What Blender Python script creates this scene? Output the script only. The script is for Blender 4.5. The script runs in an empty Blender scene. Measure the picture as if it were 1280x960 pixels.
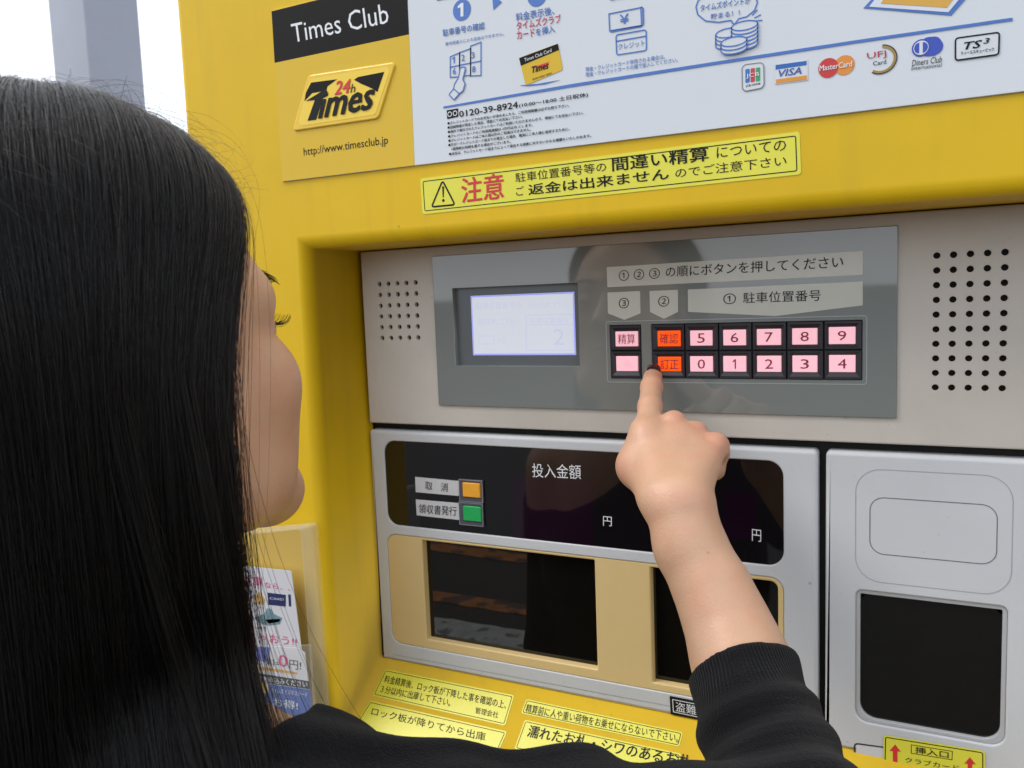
import bpy, bmesh, math, random
import numpy as np
from mathutils import Vector, Matrix

SC = bpy.context.scene
COL = SC.collection
random.seed(7)
RNG = np.random.default_rng(11)

# ------------------------------------------------------------------ camera
FPX = 1054.44
YAW, PITCH, ROLL = math.radians(27.3396), math.radians(5.8294), math.radians(2.1836)
CAM = np.array([0.0066, -0.6773, -0.0184])


def _axes():
    cy, sy = math.cos(YAW), math.sin(YAW)
    cp, sp = math.cos(PITCH), math.sin(PITCH)
    cr, sr = math.cos(ROLL), math.sin(ROLL)
    rz = np.array([[cy, -sy, 0], [sy, cy, 0], [0, 0, 1]])
    right = rz @ np.array([1, 0, 0.])
    fwd = rz @ np.array([0, cp, -sp])
    down = rz @ np.array([0, -sp, -cp])
    return np.stack([right * cr + down * sr, -right * sr + down * cr, fwd])


AX = _axes()                      # rows: right, down, forward


def ray(x, y):
    """direction of the camera ray through a pixel of the 1280x960 photograph"""
    return np.array([(x - 640) / FPX, (y - 480) / FPX, 1.]) @ AX


def camw(x, y, z):
    """point in camera space (right, down, forward, metres) to world"""
    return CAM + np.array([x, y, z]) @ AX


def pxw(x, y, z):
    return camw((x - 640) / FPX * z, (y - 480) / FPX * z, z)


cam_d = bpy.data.cameras.new('camera')
cam = bpy.data.objects.new('camera', cam_d)
COL.objects.link(cam)
m = Matrix.Identity(4)
for i in range(3):
    m[i][0] = AX[0][i]
    m[i][1] = -AX[1][i]
    m[i][2] = -AX[2][i]
    m[i][3] = CAM[i]
cam.matrix_world = m
cam_d.sensor_width = 36
cam_d.lens = 36 * FPX / 1280
cam_d.clip_start = 0.02
cam_d.clip_end = 3000
cam_d.dof.use_dof = True
cam_d.dof.focus_distance = 0.6
cam_d.dof.aperture_fstop = 20.0
SC.camera = cam

# ------------------------------------------------------------------ world and light
SUN_EL, SUN_AZ = math.radians(50), math.radians(238)   # azimuth: clockwise from +y
w = bpy.data.worlds.new('World')
SC.world = w
w.use_nodes = True
nt = w.node_tree
bg = nt.nodes['Background']
sky = nt.nodes.new('ShaderNodeTexSky')
sky.sky_type = 'NISHITA'
sky.sun_disc = False
sky.sun_elevation = SUN_EL
sky.sun_rotation = SUN_AZ
sky.air_density = 1.0
sky.dust_density = 4.0
sky.ozone_density = 1.0
# thin bright overcast: high cloud mixed over the clear sky
wn, wl = nt.nodes, nt.links
wtc = wn.new('ShaderNodeTexCoord')
wcl = wn.new('ShaderNodeTexNoise')
wcl.inputs['Scale'].default_value = 2.2
wcl.inputs['Detail'].default_value = 6
wl.new(wtc.outputs['Generated'], wcl.inputs[0])
wmr = wn.new('ShaderNodeMapRange')
wmr.inputs[1].default_value = .3
wmr.inputs[2].default_value = .6
wmr.inputs[3].default_value = .72
wmr.inputs[4].default_value = .97
wl.new(wcl.outputs[0], wmr.inputs[0])
wmx = wn.new('ShaderNodeMix')
wmx.data_type = 'RGBA'
wl.new(wmr.outputs[0], wmx.inputs[0])
wl.new(sky.outputs[0], wmx.inputs[6])
wmx.inputs[7].default_value = (9.2, 9.7, 10.6, 1)
wl.new(wmx.outputs[2], bg.inputs[0])
bg.inputs[1].default_value = 0.13
sl = bpy.data.lights.new('sun', 'SUN')
sl.energy = 1.5
sl.angle = math.radians(25)
sl.color = (1.0, 0.97, 0.92)
sun = bpy.data.objects.new('sun', sl)
COL.objects.link(sun)
sd = Vector((math.sin(SUN_AZ) * math.cos(SUN_EL), math.cos(SUN_AZ) * math.cos(SUN_EL), math.sin(SUN_EL)))
sun.rotation_euler = sd.to_track_quat('Z', 'Y').to_euler()
SC.view_settings.view_transform = 'Standard'
SC.view_settings.look = 'None'
SC.view_settings.gamma = 1
SC.view_settings.use_curve_mapping = False
SC.view_settings.exposure = 0.2


# ------------------------------------------------------------------ materials
def mat(name, col, rough=.5, metal=0., spec=.5, bump=0., bscale=300., var=0., vscale=8., coat=0., emit=None,
        estr=0., trans=0., sss=0., ior=1.5, stretch=(1, 1, 1), coords='Object', alpha=1., sheen=0., rvar=0.):
    m = bpy.data.materials.new(name)
    m.use_nodes = True
    n = m.node_tree.nodes
    l = m.node_tree.links
    b = n['Principled BSDF']
    b.inputs['Base Color'].default_value = (*col, 1)
    b.inputs['Roughness'].default_value = rough
    b.inputs['Metallic'].default_value = metal
    b.inputs['Specular IOR Level'].default_value = spec
    b.inputs['IOR'].default_value = ior
    b.inputs['Coat Weight'].default_value = coat
    b.inputs['Coat Roughness'].default_value = .05
    b.inputs['Transmission Weight'].default_value = trans
    b.inputs['Alpha'].default_value = alpha
    if sheen:
        b.inputs['Sheen Weight'].default_value = sheen
        b.inputs['Sheen Roughness'].default_value = .5
    if sss:
        b.inputs['Subsurface Weight'].default_value = sss
        b.inputs['Subsurface Radius'].default_value = (1, .35, .2)
        b.inputs['Subsurface Scale'].default_value = .006
    if emit:
        b.inputs['Emission Color'].default_value = (*emit, 1)
        b.inputs['Emission Strength'].default_value = estr
    if bump or var or rvar:
        tc = n.new('ShaderNodeTexCoord')
        mp = n.new('ShaderNodeMapping')
        mp.inputs['Scale'].default_value = stretch
        l.new(tc.outputs[coords], mp.inputs[0])
    if var or rvar:
        nz = n.new('ShaderNodeTexNoise')
        nz.inputs['Scale'].default_value = vscale
        nz.inputs['Detail'].default_value = 8
        nz.inputs['Roughness'].default_value = .65
        l.new(mp.outputs[0], nz.inputs[0])
        if var:
            mr = n.new('ShaderNodeMapRange')
            mr.inputs[1].default_value = .3
            mr.inputs[2].default_value = .7
            mr.inputs[3].default_value = 1 - var
            mr.inputs[4].default_value = 1 + var * .6
            l.new(nz.outputs[0], mr.inputs[0])
            mx = n.new('ShaderNodeMix')
            mx.data_type = 'RGBA'
            mx.blend_type = 'MULTIPLY'
            mx.inputs[0].default_value = 1
            mx.inputs[6].default_value = (*col, 1)
            l.new(mr.outputs[0], mx.inputs[7])
            l.new(mx.outputs[2], b.inputs['Base Color'])
        if rvar:
            mr2 = n.new('ShaderNodeMapRange')
            mr2.inputs[1].default_value = .3
            mr2.inputs[2].default_value = .7
            mr2.inputs[3].default_value = max(0, rough - rvar)
            mr2.inputs[4].default_value = rough + rvar
            l.new(nz.outputs[0], mr2.inputs[0])
            l.new(mr2.outputs[0], b.inputs['Roughness'])
    if bump:
        nb = n.new('ShaderNodeTexNoise')
        nb.inputs['Scale'].default_value = bscale
        nb.inputs['Detail'].default_value = 4
        l.new(mp.outputs[0], nb.inputs[0])
        bp = n.new('ShaderNodeBump')
        bp.inputs['Strength'].default_value = bump
        bp.inputs['Distance'].default_value = .001
        l.new(nb.outputs[0], bp.inputs['Height'])
        l.new(bp.outputs[0], b.inputs['Normal'])
    return m


def lin(r, g, b):
    f = lambda c: (c / 255 / 12.92) if c / 255 <= .04045 else ((c / 255 + .055) / 1.055) ** 2.4
    return (f(r), f(g), f(b))


def speckle(m, amount=.35, scale=60, thr=.73, dark=(.03, .025, .02)):
    """sparse dirt specks and small scuffs over a material's own colour"""
    n = m.node_tree.nodes
    l = m.node_tree.links
    b = n['Principled BSDF']
    tc = n.new('ShaderNodeTexCoord')
    v = n.new('ShaderNodeTexNoise')
    v.inputs['Scale'].default_value = scale
    v.inputs['Detail'].default_value = 3
    l.new(tc.outputs['Object'], v.inputs[0])
    mr = n.new('ShaderNodeMapRange')
    mr.inputs[1].default_value = thr
    mr.inputs[2].default_value = thr + .04
    mr.inputs[3].default_value = 0
    mr.inputs[4].default_value = amount
    l.new(v.outputs[0], mr.inputs[0])
    mx = n.new('ShaderNodeMix')
    mx.data_type = 'RGBA'
    l.new(mr.outputs[0], mx.inputs[0])
    mx.inputs[7].default_value = (*dark, 1)
    src = b.inputs['Base Color']
    if src.is_linked:
        l.new(src.links[0].from_socket, mx.inputs[6])
    else:
        mx.inputs[6].default_value = src.default_value
    l.new(mx.outputs[2], src)
    return m


YEL = speckle(mat('yellow_paint', (.71, .455, .008), .42, spec=.3, var=.08, vscale=5, bump=.06, bscale=900, rvar=.07), .5, 130, .74)
FASC = speckle(mat('beige_grey_metal', (.56, .515, .45), .42, var=.10, vscale=7, bump=.10, bscale=1400, rvar=.06), .35, 150, .72)
DOOR = speckle(mat('silver_plastic', (.58, .59, .60), .40, var=.05, vscale=6, bump=.12, bscale=1600, rvar=.05), .35, 150, .73)
# faint vertical run-off streaks on the yellow paint
n_ = YEL.node_tree.nodes; l_ = YEL.node_tree.links
t_ = n_.new('ShaderNodeTexCoord'); mp_ = n_.new('ShaderNodeMapping'); mp_.inputs['Scale'].default_value = (1, 1, .06)
z_ = n_.new('ShaderNodeTexNoise'); z_.inputs['Scale'].default_value = 55; z_.inputs['Detail'].default_value = 5
r_ = n_.new('ShaderNodeMapRange'); r_.inputs[1].default_value = .52; r_.inputs[2].default_value = .78; r_.inputs[4].default_value = .16
x_ = n_.new('ShaderNodeMix'); x_.data_type = 'RGBA'; x_.inputs[7].default_value = (.30, .20, .03, 1)
l_.new(t_.outputs['Object'], mp_.inputs[0]); l_.new(mp_.outputs[0], z_.inputs[0]); l_.new(z_.outputs[0], r_.inputs[0]); l_.new(r_.outputs[0], x_.inputs[0])
b0_ = n_['Principled BSDF'].inputs['Base Color']
l_.new(b0_.links[0].from_socket, x_.inputs[6]); l_.new(x_.outputs[2], b0_)
GAP = mat('dark_gap', (.012, .011, .010), .7, var=.3, vscale=40)
GPAN = mat('grey_glass_panel', (.195, .212, .197), .035, var=.03, vscale=5, rvar=.015, coat=.5, ior=1.75)
STRIP = mat('pale_print', (.56, .56, .49), .12, coat=.2, var=.03, vscale=30)
BLK = mat('black_glass', (.006, .005, .006), .03, coat=.5, rvar=.015, vscale=12)
BLKW = mat('smoked_window', (.006, .005, .004), .008, ior=1.55, var=.1)
BEIGE = speckle(mat('beige_plastic', (.72, .53, .24), .45, var=.04, vscale=9, bump=.08, bscale=1200), .25, 160, .74)
KEYF = mat('key_frame', (.022, .020, .026), .35, var=.15, vscale=60)
KEYR = mat('key_well', (.010, .009, .012), .5, var=.2)
HOLE = mat('hole_black', (.004, .004, .004), .9, var=.2)
INK = mat('black_ink', (.010, .010, .011), .5, spec=.2, var=.15, vscale=200)
WINK = mat('white_ink', (.74, .76, .78), .5, var=.04, vscale=200)
BINK = mat('blue_ink', (.065, .17, .50), .5, var=.08, vscale=150)
RINK = mat('red_ink', (.62, .03, .035), .5, var=.08, vscale=150)
KINK = mat('crimson_ink', (.52, .02, .07), .5, var=.08, vscale=150)
SIGNW = mat('sign_white', (.63, .665, .695), .22, var=.02, vscale=6, rvar=.05)
SIGNY = mat('sign_yellow', (.68, .45, .03), .25, spec=.3, var=.03, vscale=6)
SIGNK = mat('sign_black', (.014, .012, .011), .4, spec=.12, var=.1)
STICK = mat('sticker_yellow', (.74, .70, .06), .35, var=.04, vscale=14, bump=.03, bscale=200)
STICKE = mat('sticker_edge', (.80, .76, .20), .4, var=.04)
LABEL = mat('label_white', (.60, .60, .60), .4, var=.04, vscale=40)


# ------------------------------------------------------------------ object helpers
def tag(o, label=None, cat=None, group=None, kind=None):
    if label: o['label'] = label
    if cat: o['category'] = cat
    if group: o['group'] = group
    if kind: o['kind'] = kind
    return o


def empty(name, loc, label=None, cat=None, group=None):
    o = bpy.data.objects.new(name, None)
    COL.objects.link(o)
    o.location = loc
    o.empty_display_size = .05
    bpy.context.view_layer.update()
    return tag(o, label, cat, group)


def wloc(o):
    v = Vector((0, 0, 0))
    while o is not None:
        v = v + o.location
        o = o.parent
    return v


def obj(name, me, m, parent=None, smooth=False):
    """me is a mesh in world coordinates; it is re-based on the parent (parents are never rotated)"""
    if isinstance(me, bmesh.types.BMesh):
        bm = me
        me = bpy.data.meshes.new(name)
        bm.to_mesh(me)
        bm.free()
    if parent is not None:
        o_ = wloc(parent)
        me.transform(Matrix.Translation(-o_))
    if m is not None:
        me.materials.clear()
        for q in (m if isinstance(m, (list, tuple)) else [m]):
            me.materials.append(q)
    if smooth:
        me.polygons.foreach_set('use_smooth', [True] * len(me.polygons))
    o = bpy.data.objects.new(name, me)
    COL.objects.link(o)
    o.parent = parent
    return o


class Plane:
    def __init__(s, o, u, v):
        s.o = np.array(o, float)
        s.u = np.array(u, float); s.u /= np.linalg.norm(s.u)
        v = np.array(v, float)
        v -= s.u * (v @ s.u)
        s.v = v / np.linalg.norm(v)
        s.n = np.cross(s.u, s.v)          # out of the surface, towards the viewer

    def uv(s, x, y, d=0.):
        r = ray(x, y)
        o = s.o + s.n * d
        t = ((o - CAM) @ s.n) / (r @ s.n)
        p = CAM + r * t - s.o
        return np.array([p @ s.u, p @ s.v])

    def w(s, uv, d=0.):
        return s.o + s.u * uv[0] + s.v * uv[1] + s.n * d

    def pts(s, px):
        return [s.uv(*p) for p in px]


RD = .072
PB = Plane((0, 0, 0), (1, 0, 0), (0, 0, 1))                 # plane of the recessed fascia and doors
PF = Plane((0, -RD, 0), (1, 0, 0), (0, 0, 1))               # front skin of the housing
LZ0, LSL = -.3835, .74
PL = Plane((0, 0, LZ0), (1, 0, 0), (0, 1, LSL))             # sloping yellow ledge


def rr(c, r, n=5):
    """rounded polygon through the corners c (uv), radius r (or one radius each)"""
    c = [np.array(p, float) for p in c]
    N = len(c)
    rs = r if isinstance(r, (list, tuple)) else [r] * N
    out = []
    for i in range(N):
        p, a, b = c[i], c[i - 1], c[(i + 1) % N]
        q = rs[i]
        if q <= 0:
            out.append(p)
            continue
        ea = (a - p) / np.linalg.norm(a - p)
        eb = (b - p) / np.linalg.norm(b - p)
        half = math.acos(max(-1, min(1, ea @ eb))) / 2
        tl = q / math.tan(half)
        cen = p + (ea + eb) / np.linalg.norm(ea + eb) * (q / math.sin(half))
        s0, s1 = p + ea * tl - cen, p + eb * tl - cen
        a0 = math.atan2(s0[1], s0[0])
        a1 = math.atan2(s1[1], s1[0])
        da = (a1 - a0 + math.pi) % (2 * math.pi) - math.pi
        for k in range(n + 1):
            t = a0 + da * k / n
            out.append(cen + q * np.array([math.cos(t), math.sin(t)]))
    return out


def area2(l):
    return sum(l[i - 1][0] * l[i][1] - l[i][0] * l[i - 1][1] for i in range(len(l)))


def offs(l, d):
    """inset a counter-clockwise loop by d (to its left)"""
    n = len(l)
    out = []
    for i in range(n):
        p, a, b = l[i], l[i - 1], l[(i + 1) % n]
        e1 = p - a; e2 = b - p
        L1, L2 = np.linalg.norm(e1), np.linalg.norm(e2)
        if L1 < 1e-9 or L2 < 1e-9:
            out.append(p); continue
        n1 = np.array([-e1[1], e1[0]]) / L1
        n2 = np.array([-e2[1], e2[0]]) / L2
        k = n1 + n2
        s = max(.3, (k @ k) / 2)
        out.append(p + k * d / s)
    return out


def plate(name, loops, pl, front, back, m, parent, bev=0., hbev=None, seg=3, bm=None, smooth=False, hback=None):
    """a slab in plane pl: loops[0] is the outline, the others are openings through it"""
    own = bm is None
    bm = bm or bmesh.new()
    hbev = bev if hbev is None else hbev
    edges = []
    for k, lp in enumerate(loops):
        lp = [np.array(p, float) for p in lp]
        if area2(lp) < 0:
            lp = lp[::-1]
        bv = bev if k == 0 else hbev
        sgn = 1 if k == 0 else -1
        bk = back if (k == 0 or hback is None) else hback
        rings = []
        if bv > 0:
            for j in range(seg + 1):
                t = math.pi / 2 * j / seg
                rings.append((offs(lp, sgn * bv * (1 - math.sin(t))), front - bv * (1 - math.cos(t))))
        else:
            rings.append((lp, front))
        rings.append((lp, bk))
        vs = [[bm.verts.new(pl.w(p, d)) for p in r] for r, d in rings]
        n = len(lp)
        for a, b in zip(vs[:-1], vs[1:]):
            for i in range(n):
                f = (a[i - 1], a[i], b[i], b[i - 1])
                f = bm.faces.new(f if k else f[::-1])
                f.smooth = bv > 0
        for i in range(n):
            edges.append(bm.edges.get((vs[0][i - 1], vs[0][i])))
    if len(loops) == 1:
        f = bm.faces.new(vs[0])
    else:
        r = bmesh.ops.triangle_fill(bm, use_beauty=True, use_dissolve=False, edges=edges)
        for f in [g for g in r['geom'] if isinstance(g, bmesh.types.BMFace)]:
            f.normal_update()
            if f.normal.dot(Vector(pl.n)) < 0:
                f.normal_flip()
    if own:
        return obj(name, bm, m, parent)
    return bm


def ppoly(name, px, pl, d, m, parent, th=.0002, r=0, **k):
    """a thin printed or stuck-on shape given by photograph points on a plane"""
    pts = pl.pts(px)
    if r: pts = rr(pts, r)
    return plate(name, [pts], pl, d + th, d, m, parent, **k)


def stroke(name, pts, w_, pl, d, m, parent, closed=False, th=.0002, bm=None):
    """a line of width w_ along uv points"""
    own = bm is None
    bm = bm or bmesh.new()
    pts = [np.array(p, float) for p in pts]
    if closed:
        if area2(pts) < 0: pts = pts[::-1]
        a = offs(pts, w_ / 2); b = offs(pts, -w_ / 2)
    else:
        a, b = [], []
        for i, p in enumerate(pts):
            e = (pts[min(i + 1, len(pts) - 1)] - pts[max(i - 1, 0)])
            nn = np.array([-e[1], e[0]]) / (np.linalg.norm(e) + 1e-12)
            a.append(p + nn * w_ / 2); b.append(p - nn * w_ / 2)
    va = [bm.verts.new(pl.w(p, d + th)) for p in a]
    vb = [bm.verts.new(pl.w(p, d + th)) for p in b]
    n = len(pts)
    for i in range(n if closed else n - 1):
        j = (i + 1) % n
        bm.faces.new((vb[i], vb[j], va[j], va[i]))
    if own:
        return obj(name, bm, m, parent)
    return bm


_tc = {}


def glyphs(body, bold=0., shear=0., spacing=1., res=2):
    key = (body, bold, shear, spacing, res)
    if key in _tc: return _tc[key]
    c = bpy.data.curves.new('t', 'FONT')
    c.body = body
    c.resolution_u = res
    c.offset = bold
    c.shear = shear
    c.space_character = spacing
    o = bpy.data.objects.new('t', c)
    COL.objects.link(o)
    bpy.context.view_layer.update()
    me = bpy.data.meshes.new_from_object(o.evaluated_get(bpy.context.evaluated_depsgraph_get()))
    co = np.empty(len(me.vertices) * 3)
    me.vertices.foreach_get('co', co)
    co = co.reshape(-1, 3)[:, :2]
    faces = [tuple(p.vertices) for p in me.polygons]
    bpy.data.objects.remove(o)
    bpy.data.meshes.remove(me)
    mn, mx = co.min(0), co.max(0)
    _tc[key] = ((co - mn) / (mx - mn), faces)
    return _tc[key]


def text(body, A, B, T, pl, d, m, parent, name='lettering', bold=0., shear=0., spacing=1., th=.00025, res=2):
    """flat lettering: A, B = lower left and lower right photograph points, T = upper left.
    bold thickens the strokes with a few shifted layers, each a hair above the last"""
    co, f0 = glyphs(body, 0., shear, spacing, res)
    a, b, t = pl.uv(*A), pl.uv(*B), pl.uv(*T)
    hgt = np.linalg.norm(t - a)
    e = hgt * bold * 2.2
    sh = [(0, 0)] if bold < .005 else ([(-.5, 0), (.5, .15)] if bold < .012 else [(-.7, -.3), (.7, -.3), (0, .5), (-.7, .4), (.7, .4)])
    vs, faces = [], []
    for k, (sx, sy) in enumerate(sh):
        n0 = len(vs)
        o_ = np.array([sx * e * .5, sy * e * .5])
        vs += [pl.w(a + (b - a) * s + (t - a) * q + o_, d + th + k * .00003) for s, q in co]
        faces += [tuple(i + n0 for i in f) for f in f0]
    me = bpy.data.meshes.new(name)
    me.from_pydata([tuple(v) for v in vs], [], faces)
    return obj(name, me, m, parent)


def circ(c, r, n=16, ry=None):
    ry = ry or r
    return [np.array([c[0] + r * math.cos(2 * math.pi * i / n), c[1] + ry * math.sin(2 * math.pi * i / n)]) for i in range(n)]
# ================================================================== PAYMENT MACHINE
XL = -.5107                    # left wall of the recess
XR = .24                       # its right wall, beyond the frame
ZT = .0330
GROUND = -1.42
machine = empty('payment_machine', (-.15, -RD, GROUND),
                'yellow parking payment machine with recessed keypad, small screen and dark display windows', 'payment machine')


def housing():
    bm = bmesh.new()
    r = .012
    zb = LZ0 - .0                     # ledge at the back
    # opening loops from the back of the recess to the front skin
    xl0, xr0 = XL, XR

    def ring(out, y):
        zb_ = LZ0 + LSL * y
        return [(xl0 - out, y, zb_ - out), (xr0 + out, y, zb_ - out), (xr0 + out, y, ZT + out), (xl0 - out, y, ZT + out)]
    rings = [ring(0, .012), ring(0, -RD + r)]
    # subdivide the corner slightly
    for k in range(1, 7):
        t = math.pi / 2 * k / 6
        y = -RD + r * (1 - math.sin(t))
        o = r * (1 - math.cos(t))
        q = ring(o, y)
        rings.append(q)
    # outer outline of the front skin
    xo0 = PF.uv(217, 0)[0] * .5 + PF.uv(227, 150)[0] * .5
    zo0, zo1, xo1 = GROUND + .06, .42, .62
    ro = .010
    for k in range(0, 6):
        t = math.pi / 2 * k / 5
        i = ro * (1 - math.sin(t))
        y = -RD + ro * (1 - math.cos(t))
        rings.append([(xo0 + i, y, zo0 + i), (xo1 - i, y, zo0 + i), (xo1 - i, y, zo1 - i), (xo0 + i, y, zo1 - i)])
    rings.append([(xo0, .30, zo0), (xo1, .30, zo0), (xo1, .30, zo1), (xo0, .30, zo1)])
    vs = [[bm.verts.new(p) for p in q] for q in rings]
    for a, b in zip(vs[:-1], vs[1:]):
        for i in range(4):
            f = bm.faces.new((a[i - 1], a[i], b[i], b[i - 1]))
    bm.faces.new(vs[-1])
    bmesh.ops.recalc_face_normals(bm, faces=bm.faces)
    o = obj('housing', bm, YEL, machine, smooth=True)
    o.data.polygons.foreach_set('use_smooth', [p.area < .02 and min(p.normal.dot(Vector(a)) for a in [(0, -1, 0)]) < 2 for p in o.data.polygons])
    return o


housing_o = housing()
mo = housing_o.modifiers.new('wn', 'WEIGHTED_NORMAL')
# plinth, back of the recess
bm = bmesh.new()
bmesh.ops.create_cube(bm, size=1, matrix=Matrix.Translation((-.06, .12, GROUND + .03)) @ Matrix.Diagonal((1.25, .34, .06, 1)))
obj('plinth', bm, mat('grey_plinth', (.2, .2, .2), .7, var=.2), machine)
plate('back_plate', [[(XL - .01, LZ0 - .01), (XR + .01, LZ0 - .01), (XR + .01, ZT + .01), (XL - .01, ZT + .01)]], PB, -.016, -.02, GAP, machine)


gp = PB.pts([(541, 321.7), (1123.6, 280.2), (1120, 523), (549.3, 506)])
lcdw = PB.pts([(567, 360.5), (724, 353.5), (724.7, 457.3), (570.6, 457)])
kw1 = PB.pts([(762.6, 406.8), (802.5, 405), (802.6, 473.3), (764.6, 472.7)])
kw2 = PB.pts([(815, 405), (1078.6, 399.6), (1077.8, 475.4), (816, 472.3)])


def rectify(q):
    q = np.array(q)
    xs, zs = q[:, 0], q[:, 1]
    x0, x1 = (xs[0] + xs[3]) / 2, (xs[1] + xs[2]) / 2
    z1, z0 = (zs[0] + zs[1]) / 2, (zs[2] + zs[3]) / 2
    return [(x0, z0), (x1, z0), (x1, z1), (x0, z1)]


kw1, kw2, lcdw = rectify(kw1), rectify(kw2), rectify(lcdw)
# ---------------------------------------------------------------- upper fascia with two grilles of round holes
HP = .0105
gR = np.mean([PB.uv(1171.4, 319.0), PB.uv(1168.6, 485.1) + [0, 9 * HP], PB.uv(1256.6, 314.9) - [4 * HP, 0]], 0)
gL = np.mean([PB.uv(474.1, 355.6), PB.uv(477.5, 422.2) + [0, 5 * HP], PB.uv(518.4, 353.4) - [4 * HP, 0]], 0)
fas_loop = [(XL + .0045, -.1375), (XR - .004, -.1375), (XR - .004, ZT - .001), (XL + .0045, ZT - .001)]
holes = []
for g, nr, rad in ((gR, 10, .0023), (gL, 6, .0023)):
    for i in range(5):
        for j in range(nr):
            holes.append(circ((g[0] + i * HP, g[1] - j * HP), rad, 14))
fascia = plate('upper_fascia', [fas_loop] + holes + [offs([np.array(p) for p in q], -.0006) for q in (lcdw, kw1, kw2)],
               PB, -.0005, -.008, FASC, machine, bev=.0015, hbev=.0004, hback=-.0042)
plate('speaker_backing', [[(fas_loop[0][0] + .002, -.135), (XR - .01, -.135), (XR - .01, ZT - .004), (fas_loop[0][0] + .002, ZT - .004)]],
      PB, -.0045, -.006, HOLE, fascia)

# ---------------------------------------------------------------- grey glass panel
panel = plate('display_panel', [rr(rectify(gp), .0008, 2), lcdw, kw1, kw2], PB, .0018, -.0004, GPAN, machine, bev=.0005, hbev=.0003, hback=-.0044, seg=2)
GP = .0018
# thin raised lip round both key blocks
lip = offs([np.array(p) for p in [(kw1[0][0], kw1[0][1]), (kw2[1][0], kw2[1][1]), (kw2[2][0], kw2[2][1]), (kw1[3][0], kw1[3][1])]], -.0030)
stroke('key_surround', rr(lip, .002), .0006, PB, GP, mat('lip_grey', (.36, .39, .39), .2, var=.03), panel, closed=True)

# screen
LCDB = mat('screen_bezel', (.13, .145, .15), .25, var=.08)
LCDM = mat('screen_glow', (.38, .39, .43), .2, emit=(.60, .63, .69), estr=.62, var=.03, vscale=60)
LCDE = mat('screen_edge', (.2, .2, .6), .25, emit=(.30, .32, .95), estr=.6, var=.03)
LCDT = mat('screen_text', (.35, .36, .45), .2, emit=(.53, .57, .72), estr=.61, var=.03)
lq = rectify([PB.uv(588.2, 369.3, -.004), PB.uv(717.8, 365.6, -.004), PB.uv(720.2, 444.0, -.004), PB.uv(591.3, 443.6, -.004)])
PS = Plane((0, .004, 0), (1, 0, 0), (0, 0, 1))
bez = plate('screen_bezel', [offs([np.array(p) for p in lcdw], .0), lq], PB, -.0036, -.0048, LCDB, panel, hbev=.0002, seg=1)
scr = plate('screen', [lq], PB, -.0040, -.0047, LCDM, panel)
e_ = offs([np.array(p) for p in lq], .0008)
DS = .0001
stroke('screen_border', e_, .0011, PS, 0, LCDE, scr, closed=True, th=.0001)
text('2', (692, 431), (706, 431), (692, 411), PS, DS, LCDT, scr, th=.0001)
for (x0, y0, x1, y1) in [(657.5, 394, 716, 438)]:
    q = PS.pts([(x0, y0), (x1, y0 - 1), (x1 + .5, y1), (x0 + .7, y1)])
    stroke('screen_box', q, .0007, PS, DS, LCDT, scr, closed=True, th=.0001)
stroke('screen_box', PS.pts([(657.7, 406), (716.3, 405.6)]), .0007, PS, DS, LCDT, scr, th=.0001)
text('駐車位置番号', (662, 404.3), (711, 404), (662, 396.5), PS, DS, LCDT, scr, th=.0001)
text('駐車位置番号の', (595, 387), (652, 385.5), (595, 378), PS, DS, LCDT, scr, th=.0001)
text('ボタンを押して下さい', (660, 386), (712, 384.5), (660, 378.5), PS, DS, LCDT, scr, th=.0001)
text('確認を押して下さい', (597, 407), (648, 406.5), (597, 398), PS, DS, LCDT, scr, th=.0001)
stroke('screen_box', PS.pts([(599, 420), (618, 420), (618, 430), (599, 430)]), .0005, PS, DS, LCDT, scr, closed=True, th=.0001)
text('入力', (622, 429), (631, 429), (622, 421), PS, DS, LCDT, scr, th=.0001)


def Z5(x, y):
    return (740 + x / 3.2, 270 + y / 3.2)


# printed strips on the glass
def strip(pts, name='printed_strip', r=.0006):
    return ppoly(name, [Z5(*p) for p in pts], PB, GP, STRIP, panel, r=r)


s1 = strip([(62, 205), (1084, 140), (1084, 235), (65, 285)])
s3 = strip([(65, 306), (195, 300), (197, 389), (133, 415), (67, 389)])
s2 = strip([(233, 300), (346, 295), (347, 383), (291, 411), (235, 383)])
s4 = strip([(386, 294), (1084, 262), (1084, 357), (735, 400), (387, 383)])
GD = GP + .0002


def t5(body, a, b, t, par, **k):
    return text(body, Z5(*a), Z5(*b), Z5(*t), PB, GD, INK, par, **k)


for ch, x, y, par in (('①', 131, 238, s1), ('②', 191, 234, s1), ('③', 253, 230, s1), ('③', 131, 348, s3), ('②', 290, 341, s2), ('①', 553, 331, s4)):
    k = 1 + (x - 131) / 1700
    t5(ch, (x - 20 * k, y + 22), (x + 20 * k, y + 20), (x - 20 * k, y - 20), par, bold=.005)
t5('の順にボタンを押してください', (298, 246), (1006, 207), (298, 202), s1, bold=.006)
t5('駐車位置番号', (607, 349), (917, 339), (607, 306), s4, bold=.004)

# key blocks
keyblock = {}
for nm, q in (('a', kw1), ('b', kw2)):
    keyblock[nm] = plate('key_block', [q], PB, -.0015, -.0046, KEYR, machine)


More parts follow.
